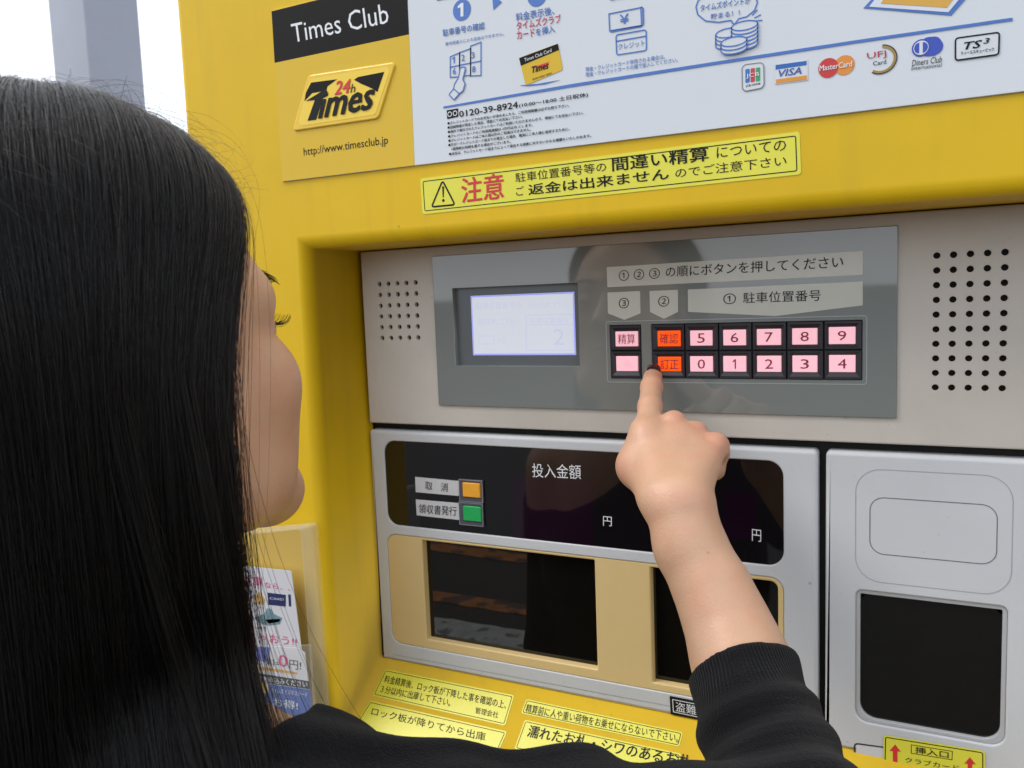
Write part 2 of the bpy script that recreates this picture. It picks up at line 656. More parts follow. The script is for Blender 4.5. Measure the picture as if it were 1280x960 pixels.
def keymat(name, c0, c1, e):
    m = mat(name, c1, .22, emit=c1, estr=e, coat=.3)
    n, l = m.node_tree.nodes, m.node_tree.links
    b = n['Principled BSDF']
    tc = n.new('ShaderNodeTexCoord')
    vm = n.new('ShaderNodeVectorMath'); vm.operation = 'DISTANCE'
    vm.inputs[1].default_value = (.5, .5, .5)
    l.new(tc.outputs['Generated'], vm.inputs[0])
    nz = n.new('ShaderNodeTexNoise'); nz.inputs['Scale'].default_value = 90
    l.new(tc.outputs['Object'], nz.inputs[0])
    ad = n.new('ShaderNodeMath'); ad.operation = 'MULTIPLY_ADD'
    ad.inputs[1].default_value = .35
    l.new(nz.outputs[0], ad.inputs[0]); l.new(vm.outputs['Value'], ad.inputs[2])
    mr = n.new('ShaderNodeMapRange'); mr.inputs[1].default_value = .22; mr.inputs[2].default_value = .72
    l.new(ad.outputs[0], mr.inputs[0])
    mx = n.new('ShaderNodeMix'); mx.data_type = 'RGBA'
    mx.inputs[6].default_value = (*c0, 1); mx.inputs[7].default_value = (*c1, 1)
    l.new(mr.outputs[0], mx.inputs[0])
    l.new(mx.outputs[2], b.inputs['Emission Color'])
    l.new(mx.outputs[2], b.inputs['Base Color'])
    return m


PINK = keymat('pink_key', lin(252, 128, 152), lin(246, 186, 196), .40)
ORNG = keymat('orange_key', lin(255, 118, 22), lin(250, 84, 10), .50)
KTXT = mat('key_text', (.26, .03, .07), .4, spec=.2, var=.1)


def bezel(loop_out, loop_in, d_out, d_in, d_back, m, parent, name='key_bezel'):
    """a frame whose top slopes inwards to the key cap"""
    bm = bmesh.new()
    lo = [np.array(p) for p in loop_out]; li = [np.array(p) for p in loop_in]
    mid = [a * .62 + b * .38 for a, b in zip(lo, li)]
    rings = [(lo, d_back), (offs(lo, 0), d_out - .0004), (offs(lo, .0004), d_out), (mid, d_out), (li, d_in), (li, d_in - .002)]
    vs = [[bm.verts.new(PB.w(p, d)) for p in l] for l, d in rings]
    for a, b in zip(vs[:-1], vs[1:]):
        for i in range(4):
            bm.faces.new((a[i - 1], a[i], b[i], b[i - 1]))
    bmesh.ops.recalc_face_normals(bm, faces=bm.faces)
    return obj(name, bm, m, parent)


def key(face_px, cell, body, m, label=None, tb=None):
    f = rectify(PB.pts([Z5(*p) for p in face_px]))
    cap = plate('button', [rr(f, .0005, 2)], PB, .0022, -.002, m, machine, bev=.0005, seg=2)
    if label: cap['label'] = label
    bezel(cell, f if True else f, .0030, .0012, -.0015, KEYF, cap)
    if body == '1':
        (x0, y0), (x1, y1) = face_px[0], face_px[2]
        cx, cy = (x0 + x1) / 2 + 3, (y0 + y1) / 2
        q_ = [(cx - 2.6, cy + 19), (cx - 2.6, cy - 12), (cx - 11, cy - 6), (cx - 11, cy - 11), (cx - 2.0, cy - 19), (cx + 2.2, cy - 19), (cx + 2.2, cy + 19)]
        ppoly('lettering', [Z5(*p) for p in q_], PB, .0022, KTXT, cap, th=.0003)
    elif body:
        (x0, y0), (x1, y1) = face_px[0], face_px[2]
        cx, cy = (x0 + x1) / 2, (y0 + y1) / 2
        wd, hh = tb
        text(body, Z5(cx - wd, cy + hh), Z5(cx + wd, cy + hh - .5), Z5(cx - wd, cy - hh), PB, .0022, KTXT, cap, bold=.004)
    return cap


def box4(x0, y0, x1, y1, sl=0.):
    return [(x0, y0), (x1, y0 - sl), (x1, y1), (x0, y1)]


# cell boundaries in the plane
xs2 = [kw2[0][0] + (kw2[1][0] - kw2[0][0]) * i / 6 for i in range(7)]
bx = [PB.uv(*Z5(x, 540))[0] for x in (240, 375, 510, 643, 781, 929, 1083)]
zm1 = PB.uv(*Z5(136, 538))[1]
zm2 = (PB.uv(*Z5(375, 538))[1] + PB.uv(*Z5(929, 535))[1]) / 2
g = .0005
z1t, z1b = kw1[2][1], kw1[0][1]
z2t, z2b = kw2[2][1], kw2[0][1]


def cell(x0, x1, z0, z1):
    return [(x0 + g, z0 + g), (x1 - g, z0 + g), (x1 - g, z1 - g), (x0 + g, z1 - g)]


key(box4(97, 462, 187, 521, 2), cell(kw1[0][0], kw1[1][0], zm1, z1t), '精算', PINK, 'pale pink lit button with dark characters', (34, 20))
key(box4(100, 560, 187, 620, 0), cell(kw1[0][0], kw1[1][0], z1b, zm1), '', PINK, 'blank pink lit button')
row1 = [('確認', 265, 459, 357, 521), ('5', 395, 458, 484, 518), ('6', 527, 455, 618, 517), ('7', 661, 452, 758, 516), ('8', 802, 449, 903, 514), ('9', 948, 444, 1055, 512)]
row2 = [('訂正', 267, 563, 359, 621), ('0', 395, 561, 486, 622), ('1', 527, 560, 619, 622), ('2', 662, 559, 759, 623), ('3', 803, 558, 903, 624), ('4', 949, 556, 1055, 624)]
for r_, (za, zb) in ((row1, (zm2, z2t)), (row2, (z2b, zm2))):
    for i, (ch, x0, y0, x1, y1) in enumerate(r_):
        big = len(ch) > 1
        wd = 36 if big else (9 if ch == '1' else 15 * (1 + (x0 - 395) / 3500))
        key(box4(x0, y0, x1, y1, 1.5), cell(bx[i], bx[i + 1], za, zb), ch, ORNG if big else PINK,
            'orange lit button with two characters' if big else 'pink lit button with the digit ' + ch, (wd, 20 if big else 19))


# ---------------------------------------------------------------- left door: display and coin windows
DZB = -.3828
dl = rr([(XL + .0035, DZB), (PB.uv(1022, 720)[0], DZB), (PB.uv(1022, 553)[0], -.1442), (XL + .0035, -.1442)], [.001, .004, .004, .004])
disp_px = [(480, 551.5), (979, 576), (979.5, 709), (484, 655)]
disp = rectify(PB.pts(disp_px))
bei = rectify(PB.pts([(483.5, 667), (980, 723.5), (980, 893), (490, 803)]))
left_door = plate('left_door', [dl, rr(disp, .0125, 8), rr(bei, .011, 7)], PB, 0, -.012, DOOR, machine, bev=.0035, hbev=.0012, seg=4)
display = plate('display_window', [rr(offs([np.array(p) for p in disp], .0002), .0123, 8)], PB, -.0012, -.006, BLK, machine)
PD = Plane((0, .0012, 0), (1, 0, 0), (0, 0, 1))
w1 = rectify(PB.pts([(527.2, 674.8), (743, 701.3), (746, 838), (533, 798.4)]))
w2 = rectify(PB.pts([(812, 709), (972.5, 728.5), (972.5, 882), (816, 852.8)]))
beige = plate('window_surround', [rr(offs([np.array(p) for p in bei], .0003), .0107, 7), rr(w1, .0008, 2), rr(w2, [.0008, .0008, .006, .0008], 4)], PB, -.0006, -.011, BEIGE, machine, bev=.0006, hbev=.0014, seg=3)
for q in (w1, w2):
    plate('smoked_window', [offs([np.array(p) for p in q], -.0002)], PB, -.0085, -.0105, BLKW, machine)
# parting groove low on the door
GRV = mat('groove_shadowed_plastic', (.36, .365, .375), .5, var=.05)


def groove(pts, closed, w_, parent, d=.0001, m=GRV, r=0):
    pts = [np.array(p) for p in pts]
    if r: pts = rr(pts, r, 8)
    return stroke('groove', pts, w_, PB, d, m, parent, closed=closed, th=.0001)


groove(PB.pts([(492, 826), (492, 818), (845, 884), (845, 892)]), False, .0006, left_door)


# the two small buttons of the display and their labels
def Z6(x, y):
    return (450 + x / 2.5256, 520 + y / 2.5256)


SLV = mat('silver_rim', (.42, .42, .46), .35, metal=.6, var=.05)
for lab, but, face, txt, tq, cm, ln in (
        ([(175, 192), (313, 205), (313, 252), (177, 240)], [(315, 198), (391, 203), (391, 272), (318, 268)],
         [(328, 207), (383, 212), (384, 257), (330, 252)], '取　消', [(207, 232), (279, 239), (207, 205)],
         mat('amber_key', (.78, .36, .03), .3, emit=(.8, .36, .03), estr=.06, var=.05), 'amber square button'),
        ([(177, 263), (315, 275), (316, 328), (180, 313)], [(315, 270), (392, 275), (392, 346), (318, 342)],
         [(330, 280), (387, 286), (388, 333), (331, 327)], '領収書発行', [(187, 306), (306, 315), (187, 277)],
         mat('green_key', (.015, .36, .09), .3, emit=(.02, .4, .1), estr=.06, var=.05), 'green square button')):
    l_ = ppoly('button_label', [Z6(*p) for p in lab], PD, 0, LABEL, machine, th=.0006)
    text(txt, Z6(*tq[0]), Z6(*tq[1]), Z6(*tq[2]), PD, .0006, INK, l_, bold=.006)
    cap = plate('button', [rr(rectify(PD.pts([Z6(*p) for p in face])), .0004, 2)], PD, .0034, 0, cm, machine, bev=.0006, seg=2)
    cap['label'] = ln
    lo = [np.array(p) for p in rectify(PD.pts([Z6(*p) for p in but]))]
    li = [np.array(p) for p in rectify(PD.pts([Z6(*p) for p in face]))]
    bm = bmesh.new()
    rings = [(lo, 0), (lo, .0018), (offs(lo, .0005), .0023), (offs(li, -.0008), .0023), (offs(li, -.0002), .0008)]
    vs = [[bm.verts.new(PD.w(p, d)) for p in l] for l, d in rings]
    for a, b in zip(vs[:-1], vs[1:]):
        for i in range(4):
            bm.faces.new((a[i - 1], a[i], b[i], b[i - 1]))
    bmesh.ops.recalc_face_normals(bm, faces=bm.faces)
    obj('button_rim', bm, [mat('dark_rim', (.10, .10, .13), .35, metal=.3, var=.05)], cap)
    stroke('rim_edge', offs(lo, .0003), .0006, PD, .0023, SLV, cap, closed=True)
DIG = mat('unlit_digit_window', (.011, .0035, .010), .03, coat=.5, var=.1)
for q_ in ([(640, 596), (741, 601), (742, 692), (641, 682)], [(905, 612), (946, 614), (946, 676), (905, 672)]):
    ppoly('digit_window', q_, PD, 0, DIG, display, th=.00008, r=.002)
text('投入金額', (665.5, 596.5), (726.5, 599), (665, 579), PD, 0, WINK, display, bold=.004)
text('円', (754, 657), (764.8, 658), (754, 645), PD, 0, WINK, display, bold=.006)
text('円', (940, 676), (951.5, 677.5), (940, 661), PD, 0, WINK, display, bold=.006)


# ---------------------------------------------------------------- right door
XR0 = PB.uv(1030.5, 720)[0]
dr = rr([(XR0, DZB), (XR - .006, DZB), (XR - .006, -.1442), (PB.uv(1032, 560)[0], -.1442)], [.001, .004, .004, .004])
rw = rectify(PB.pts([(1076, 744), (1253.7, 762.5), (1250, 925.5), (1073.6, 900)]))
rw_o = offs([np.array(p) for p in rw], -.0032)
right_door = plate('right_door', [dr, rr(rw_o, [.010, .010, .005, .005], 6)], PB, 0, -.012, DOOR, machine, bev=.0035, hbev=.0015, seg=4)
plate('window_surround', [rr(offs([np.array(p) for p in rw_o], .0001), [.0099, .0099, .0049, .0049], 6), rr(rw, [.012, .012, .0012, .0012], 7)],
      PB, -.0016, -.011, mat('silver_frame', (.45, .455, .46), .35, var=.04), machine, bev=.0006, hbev=.0008)
plate('smoked_window', [rr(offs([np.array(p) for p in rw], -.0004), .010, 6)], PB, -.0045, -.010, BLKW, machine)
groove(rectify(PB.pts([(1069, 586), (1268, 595), (1263, 743), (1070, 727)])), True, .0005, right_door, r=.018)
groove(rectify(PB.pts([(1087.4, 621.7), (1246.5, 631), (1246, 703.6), (1087.4, 694)])), True, .0006, right_door, m=mat('groove_dark', (.14, .14, .14), .6, var=.1), r=.010)
DARKL = mat('slot_line', (.03, .03, .03), .6, var=.1)
stroke('card_slot_outline', rr(PB.pts([(1069, 960), (1068, 929), (1120, 936), (1120, 966)]), [0, .003, 0, 0]), .0012, PB, 0, DARKL, right_door)
ppoly('card_slot_inset', [(1071, 960), (1070, 931), (1110, 937), (1110, 966)], PB, .0001, mat('slot_white', (.62, .63, .64), .3, var=.03), right_door)


# ================================================================== STICKERS AND SIGN
def sticker(name, px, pl, label, cat, m, d=.0, r=.002, th=.0004, group=None, edge=None):
    uv = pl.pts(px)
    c = pl.w(np.mean(uv, 0), d)
    e = empty(name, tuple(c), label, cat, group)
    plate('backing', [rr(uv, r, 4)], pl, d + th, d, m, e)
    if edge:
        ins, wd = edge
        stroke('border_line', rr(offs([np.array(p) for p in ccw(uv)], ins), r * .6, 4), wd, pl, d + th, INK, e, closed=True, th=.0001)
    return e


def ccw(l):
    return l if area2(l) > 0 else l[::-1]


# caution sticker on the header
PFd = PF
E = .0004
ws = sticker('caution_sticker', [(525.5, 223.5), (999.5, 164.5), (1001.5, 218), (528.5, 268)], PF,
             'long yellow caution sticker with a warning triangle and red characters, above the recess', 'sticker', STICK, edge=(.0026, .0007))


def Z3(x, y):
    return (500 + x / 2.4615, 160 + y / 2.4615)


def t3(b, a, c, t, m=INK, bold=0.):
    return text(b, Z3(*a), Z3(*c), Z3(*t), PF, E, m, ws, bold=bold)


t3('注意', (192, 231), (320, 216), (190, 155), RINK, .022)
t3('駐車位置番号等の', (357, 168), (636, 134), (355, 139), INK, .002)
t3('間違い精算', (655, 134), (950, 101), (653, 92), INK, .022)
t3('についての', (975, 93), (1188, 69), (975, 60), INK, .002)
t3('ご', (359, 209), (384, 206), (357, 181), INK, .002)
t3('返金は出来ません', (397, 207), (828, 158), (395, 174), INK, .022)
t3('のでご注意下さい', (848, 155), (1190, 116), (847, 124), INK, .002)
tri = PF.pts([Z3(98, 243), Z3(170, 236), Z3(132, 162)])
stroke('warning_triangle', rr(tri, .0012, 3), .0014, PF, E, INK, ws, closed=True)
ppoly('exclamation_mark', [Z3(130.5, 180), Z3(136.5, 179.5), Z3(135.5, 213), Z3(132.5, 213.3)], PF, E, INK, ws)
ex = PF.uv(*Z3(134.3, 223)); plate('exclamation_dot', [circ(ex, .0012, 10)], PF, E + .0002, E, INK, ws)


def L5(x, y):
    return (430 + x / 2.723, 800 + y / 2.723)


def t5b(b, a, c, t, par, bold=.004):
    return text(b, L5(*a), L5(*c), L5(*t), PL, E, INK, par, bold=bold)


k1 = sticker('ledge_sticker', [L5(141, 99), L5(580, 189), L5(549, 293), L5(97, 190)], PL,
             'two-line yellow notice sticker at the upper left of the sloping ledge', 'sticker', STICK, edge=(.0018, .0006))
t5b('料金精算後、ロック板が下降した事を確認の上、', (136, 146), (551, 236), (143, 120), k1, .008)
t5b('３分以内に出庫して下さい。', (122, 180), (360, 228), (130, 154), k1, .008)
t5b('管理会社', (446, 250), (524, 267), (450, 229), k1, .003)
k2 = sticker('ledge_sticker', [L5(90, 207), L5(556, 312), L5(500, 440), L5(10, 330)], PL,
             'yellow notice sticker on the ledge with its lower half hidden by the black sleeve', 'sticker', STICK, edge=(.0018, .0006))
t5b('ロック板が降りてから出庫', (92, 256), (480, 346), (99, 229), k2, .004)
k3 = sticker('ledge_sticker', [L5(621, 202), L5(1154, 315), L5(1141, 364), L5(603, 250)], PL,
             'narrow one-line yellow notice sticker at the right of the sloping ledge', 'sticker', STICK, edge=(.0014, .0006))
t5b('精算前に人や重い荷物をお乗せにならないで下さい。', (617, 246), (1137, 351), (624, 218), k3, .006)
k4 = sticker('ledge_sticker', [L5(616, 272), L5(1150, 388), L5(1120, 490), L5(580, 372)], PL,
             'yellow notice sticker with large bold characters, lower right on the ledge above the sleeve', 'sticker', STICK, edge=(.0016, .0006))
t5b('濡れたお札・シワのあるお札', (622, 330), (1180, 440), (634, 290), k4, .016)

k5 = sticker('security_sticker', [(837.2, 869.8), (905, 883), (906, 906), (838.5, 892.5)], PB,
             'small black sticker with a white box of characters, half hidden behind the sleeve', 'sticker', SIGNK, d=.0, r=.0003)
stroke('border_line', PB.pts([(841, 874), (901, 886), (902, 902), (842, 889.5)]), .0007, PB, E, WINK, k5, closed=True, th=.0001)
text('盗難防止', (845, 888.5), (898, 899.5), (844.5, 876.5), PB, E, WINK, k5, bold=.004)


def Z8(x, y):
    return (960 + x / 2.0875, 500 + y / 2.0875)


k6 = sticker('insert_sticker', [Z8(302, 873), Z8(566, 915), Z8(566, 1010), Z8(300, 965)], PB,
             'yellow sticker with two red arrows under the right dark window', 'sticker', STICK, d=.0006, edge=(.0014, .0007))
for cx, cy in ((332, 897), (527, 930)):
    px_ = [(cx, cy), (cx + 15, cy + 19), (cx + 6, cy + 18), (cx + 6, cy + 70), (cx - 6, cy + 68), (cx - 6, cy + 17), (cx - 15, cy + 17)]
    ppoly('red_arrow', [Z8(*p) for p in px_], PB, .001, RINK, k6)
stroke('border_line', PB.pts([Z8(374, 898), Z8(481, 915), Z8(480, 937), Z8(374, 920)]), .0005, PB, .001, INK, k6, closed=True, th=.0001)
text('挿入口', Z8(384, 919), Z8(471, 933), Z8(384, 902), PB, .001, INK, k6, bold=.014)
text('クラブカード', Z8(358, 943), Z8(498, 966), Z8(358, 929), PB, .001, INK, k6, bold=.002)

# ---------------------------------------------------------------- the large sign board
SB = .0018
sa, sb = PF.uv(341, 14.5), PF.uv(353, 227.6)
xs_l = (sa[0] + sb[0]) / 2
zbot0, zbot1 = PF.uv(353, 227.6)[1], PF.uv(1280, 115)[1]
ztop = PF.uv(341, 14.5)[1]
xs_r = .50
slp = (zbot1 - zbot0) / (PF.uv(1280, 115)[0] - PF.uv(353, 227.6)[0])
sign = empty('instruction_sign', (-.2, -RD, zbot0), 'large printed sign board in white, yellow and black on the header of the yellow machine', 'sign')
bl_, br_ = (xs_l, zbot0), (xs_r, zbot0 + slp * (xs_r - xs_l))
tl_, tr_ = (PF.uv(341, 14.5)[0], ztop), (xs_r, ztop)
plate('board', [rr([bl_, br_, tr_, tl_], .001, 2)], PF, SB, 0, SIGNW, sign, bev=.0004, seg=2)
# yellow field and black header
xm0, xm1 = PF.uv(519.8, 206.4), PF.uv(511, 0)
zh0, zh1 = PF.uv(343.4, 79)[1], PF.uv(512.8, 44.6)[1]
zh = (zh0 + zh1) / 2
in_ = .0003
fx = lambda z: bl_[0] + (tl_[0] - bl_[0]) * (z - bl_[1]) / (tl_[1] - bl_[1]) + in_
xr_ = lambda z: xm0[0] + (xm1[0] - xm0[0]) * (z - xm0[1]) / (xm1[1] - xm0[1])
plate('yellow_field', [[(fx(bl_[1]), bl_[1] + in_), (xm0[0], bl_[1] + in_ + slp * (xm0[0] - bl_[0])), (xr_(zh), zh), (fx(zh), zh)]], PF, SB + .0002, SB, SIGNY, sign)
plate('black_header', [[(fx(zh), zh), (xr_(zh), zh), (xr_(ztop), ztop - in_), (fx(ztop), ztop - in_)]], PF, SB + .0002, SB, SIGNK, sign)
S = SB + .0002


def Z1(x, y):
    return (330 + x / 2.8444, y / 2.8444)


def Z2(x, y):
    return (720 + x / 2.2857, y / 2.2857)


def Z9(x, y):
    return (550 + x / 5.565, 90 + y / 5.565)


def ts(f, b, a, c, t, m=INK, bold=0., par=None, shear=0., name='lettering', d=S):
    return text(b, f(*a), f(*c), f(*t), PF, d, m, par or sign, bold=bold, shear=shear, name=name)


ts(Z1, 'Times Club', (110, 155), (451, 84), (101, 88), WINK, .0)
ts(Z1, 'http://www.timesclub.jp', (148, 563), (447, 521), (146, 527), INK, .0)
# logo: pale rounded lozenge with a raised yellow face
lg = PF.pts([Z1(165, 270), Z1(478, 222), Z1(415, 425), Z1(108, 470)])
logo = plate('club_logo', [rr(lg, [.006, .003, .006, .003], 6)], PF, S + .0016, S, mat('logo_gold', (.80, .52, .04), .2, var=.08, vscale=60), sign, bev=.0014, seg=4)
LD = S + .0016
lgi = PF.pts([Z1(172, 285), Z1(462, 238), Z1(405, 410), Z1(128, 452)])
plate('logo_face', [rr(lgi, .004, 5)], PF, LD + .0002, LD, mat('logo_face_yellow', (.86, .60, .05), .2, var=.04), logo)
LD += .0002
ppoly('logo_wing', [Z1(178, 297), Z1(270, 285), Z1(236, 310), Z1(232, 325), Z1(182, 334), Z1(154, 362), Z1(160, 332)], PF, LD, SIGNK, logo)
ppoly('logo_wing', [Z1(345, 277), Z1(437, 259), Z1(413, 330), Z1(394, 318), Z1(372, 308), Z1(357, 302), Z1(330, 287)], PF, LD, SIGNK, logo)
ts(Z1, '24', (262, 341), (320, 332), (260, 294), RINK, .035, logo, .3, d=LD + .0002)
ts(Z1, 'h', (318, 333), (336, 331), (316, 303), INK, .01, logo, .3, d=LD + .0002)
ppoly('logo_lettering', [Z1(160, 362), Z1(232, 318), Z1(238, 343), Z1(220, 352), Z1(196, 428), Z1(166, 432), Z1(192, 358), Z1(178, 360)], PF, LD + .0002, INK, logo)
ts(Z1, 'imes', (206, 425), (403, 389), (205, 335), INK, .045, logo, .35, d=LD + .0004)

MW = mat('mark_white', (.64, .67, .695), .3, var=.02)
# step numbers and short instructions
dc = PF.uv(*Z1(708, 38)); rc = np.linalg.norm(PF.uv(*Z1(740, 34)) - dc)
n1 = plate('step_number', [circ(dc, rc, 24)], PF, S + .0001, S, BINK, sign)
ppoly('lettering', [Z1(704, 62), Z1(704, 28), Z1(694, 33), Z1(694, 25), Z1(706, 14), Z1(714, 13), Z1(714, 61)], PF, S + .0001, WINK, n1)
dc2 = PF.uv(*Z1(975, -14))
plate('step_number', [circ(dc2, rc, 24)], PF, S + .0001, S, BINK, sign)
ppoly('arrow_mark', [Z1(820, 38), Z1(850, 10), Z1(815, -22)], PF, S, BINK, sign)
ppoly('arrow_mark', [Z1(620, 5), Z1(690, -8), Z1(690, -20), Z1(620, -8)], PF, S, mat('grey_ink', (.12, .12, .15), .5, var=.1), sign)
ts(Z1, '駐車番号の確認', (642, 132), (790, 106), (640, 107), BINK, .012)
ts(Z1, '番号間違えによる返金はできません。', (650, 165), (858, 128), (649, 153), BINK, .006)
ts(Z1, '料金表示後、', (902, 79), (1037, 54), (899, 50), BINK, .012)
ts(Z1, 'タイムズクラブ', (904, 109), (1061, 83), (901, 80), KINK, .014)
ts(Z1, 'カード', (905, 143), (968, 132), (902, 114), KINK, .014)
ts(Z1, 'を挿入', (972, 131), (1039, 118), (970, 104), BINK, .012)
# keypad drawing
kq = bmesh.new()
for x0, x1, ya, yb in ((667, 700, 204, 277), (700, 739, 189, 272), (739, 776, 166, 272)):
    P4 = PF.pts([Z1(x0, ya), Z1(x1, ya - 14), Z1(x1, yb - 2), Z1(x0, yb)])
    stroke('k', P4, .0009, PF, S, BINK, None, closed=True, bm=kq)
stroke('k', PF.pts([Z1(667, 241), Z1(700, 234), Z1(739, 226), Z1(776, 219)]), .0009, PF, S, BINK, None, bm=kq)
kd = obj('keypad_drawing', kq, BINK, sign)
ppoly('lettering', [Z1(679, 227), Z1(679, 211), Z1(674, 213), Z1(674, 210), Z1(680, 204), Z1(683, 204), Z1(683, 226)], PF, S, BINK, kd)
for ch, x, y in (('2', 712, 209), ('3', 747, 200), ('6', 681, 257), ('7', 716, 253), ('8', 750, 250)):
    ts(Z1, ch, (x - 5, y + 10), (x + 6, y + 8), (x - 5, y - 12), BINK, .015, kd)
hp = [(712, 240), (722, 244), (712, 285), (720, 300), (713, 325), (700, 335), (681, 357), (663, 338), (680, 318), (682, 303), (697, 278), (703, 245)]
plate('hand_fill', [rr(PF.pts([Z1(*p) for p in hp]), .0008, 3)], PF, S + .0004, S, MW, sign)
hb = stroke('k', rr(PF.pts([Z1(*p) for p in hp]), .0008, 3), .0009, PF, S + .0004, BINK, None, closed=True, bm=bmesh.new())
stroke('k', PF.pts([Z1(680, 318), Z1(700, 335)]), .0009, PF, S + .0004, BINK, None, bm=hb)
obj('hand_drawing', hb, BINK, sign)
# printed club card
cc = ppoly('printed_card', [Z1(911, 208), Z1(1049, 157), Z1(1067, 250), Z1(935, 306)], PF, S, SIGNY, sign, r=.002)
ppoly('card_header', [Z1(912, 209), Z1(1049, 158), Z1(1053, 180), Z1(918, 236)], PF, S + .0002, SIGNK, cc)
ts(Z1, 'Times Club Card', (932, 223), (1028, 187), (930, 211), WINK, .004, cc, d=S + .0004)
ts(Z1, 'Times', (959, 262), (1017, 245), (957, 240), INK, .04, cc, .3, d=S + .0002)
ts(Z1, '0000 0000 0000', (960, 288), (1028, 265), (959, 282), INK, .01, cc, d=S + .0002)
ppoly('card_wing', [Z1(955, 245), Z1(985, 233), Z1(1018, 222), Z1(1010, 240), Z1(985, 241)], PF, S + .0002, RINK, cc)
ppoly('card_underline', [Z1(913, 305), Z1(975, 300), Z1(1057, 286), Z1(1000, 302), Z1(940, 308)], PF, S, BINK, sign)
# banknote and card drawings
q = bmesh.new()
stroke('k', PF.pts([Z2(97, 42), Z2(188, 24), Z2(190, 75), Z2(99, 90)]), .0009, PF, S, BINK, None, closed=True, bm=q)
stroke('k', PF.pts([Z2(188, 22), Z2(194, 26), Z2(195, 72), Z2(190, 77), Z2(101, 93)]), .0012, PF, S, BINK, None, bm=q)
nd = obj('banknote_drawing', q, BINK, sign)
ts(Z2, '¥', (129, 72), (154, 68), (128, 45), BINK, .02, nd)
q = bmesh.new()
stroke('k', rr(PF.pts([Z2(117, 102), Z2(203, 87), Z2(204, 146), Z2(119, 159)]), .0016, 3), .0009, PF, S, BINK, None, closed=True, bm=q)
stroke('k', PF.pts([Z2(118, 120), Z2(203, 105)]), .0009, PF, S, BINK, None, bm=q)
cd = obj('card_drawing', q, BINK, sign)
ts(Z2, 'クレジット', (124, 145), (199, 133), (123, 128), BINK, .01, cd)
ts(Z2, '現金・クレジットカード併用される場合は、', (31, 207), (257, 170), (30, 194), BINK, .010)
ts(Z2, '現金・クレジットカードの順で投入してください。', (31, 222), (294, 179), (30, 209), BINK, .010)
# speech bubble and coins
q = bmesh.new()
bub = [(345, 22), (352, 2), (385, -18), (430, -28), (480, -24), (514, -10), (520, 10), (512, 32), (490, 50), (466, 56), (452, 78), (446, 60), (410, 66), (372, 62), (350, 44)]
stroke('k', rr(PF.pts([Z2(*p) for p in bub]), .0014, 3), .0009, PF, S, BINK, None, closed=True, bm=q)
bd = obj('speech_bubble', q, BINK, sign)
ts(Z2, 'タイムズポイントが', (358, 35), (500, 12), (357, 16), BINK, .012, bd)
ts(Z2, '貯まる！！', (388, 58), (470, 46), (387, 42), BINK, .014, bd)
q = bmesh.new()
COIN_F = mat('coin_white', (.63, .665, .695), .4, var=.02)
for ci, (cx, cy, nl) in enumerate(((438, 96, 3), (484, 76, 5), (454, 122, 2))):
    ca, cb = PF.uv(*Z2(cx, cy)), PF.uv(*Z2(cx, cy + nl * 11))
    sil = [cb + [.0088 * math.cos(t), .0030 * math.sin(t)] for t in np.linspace(-math.pi, 0, 10)] + [ca + [.0088 * math.cos(t), .0030 * math.sin(t)] for t in np.linspace(0, math.pi, 10)]
    plate('coin_fill', [sil], PF, S + .0001 + ci * .0006, S, COIN_F, sign)
    SC_ = S + .0002 + ci * .0006
    for k in range(nl + 1):
        c_ = PF.uv(*Z2(cx, cy + k * 11))
        rx = .0088; ry = .0030
        if k == 0:
            stroke('k', circ(c_, rx, 18, ry), .0008, PF, SC_, BINK, None, closed=True, bm=q)
        else:
            stroke('k', [np.array([c_[0] + rx * math.cos(t), c_[1] + ry * math.sin(t)]) for t in np.linspace(math.pi, 2 * math.pi, 10)], .0009, PF, SC_, BINK, None, bm=q)
    a_, b_ = PF.uv(*Z2(cx, cy)), PF.uv(*Z2(cx, cy + nl * 11))
    for s_ in (-1, 1):
        stroke('k', [a_ + [s_ * rx, 0], b_ + [s_ * rx, 0]], .0008, PF, SC_, BINK, None, bm=q)
for (xa, ya, xb, yb) in ((505, 46, 520, 30), (511, 54, 530, 44), (514, 62, 534, 60)):
    stroke('k', PF.pts([Z2(xa, ya), Z2(xb, yb)]), .0008, PF, S, BINK, None, bm=q)
obj('coin_drawing', q, BINK, sign)
ts(Z2, 'お支払い', (100, 6), (190, -10), (98, -14), BINK, .012)
# receipt drawing at the upper right, rule line
ppoly('ticket_drawing', [Z2(822, 26), Z2(1072, 47), Z2(1140, -30), Z2(900, -60)], PF, S, BINK, sign)
ppoly('ticket_paper', [Z2(838, 22), Z2(1064, 38), Z2(1120, -30), Z2(905, -60)], PF, S + .0002, mat('ticket_white', (.66, .70, .76), .4, var=.03), sign)
ppoly('ticket_print', [Z2(872, 13), Z2(1060, 25), Z2(1100, -30), Z2(910, -60)], PF, S + .0004, mat('ticket_orange', (.66, .36, .05), .4, var=.05), sign)
lb = [Z9(33, 256), Z9(32, 243)]
ppoly('rule_line', [lb[0], Z2(0, 249), Z2(400, 187), Z2(800, 126), Z2(1247, 62), Z2(1246, 53), Z2(800, 117), Z2(400, 178), Z2(0, 240), lb[1]], PF, S, BINK, sign)
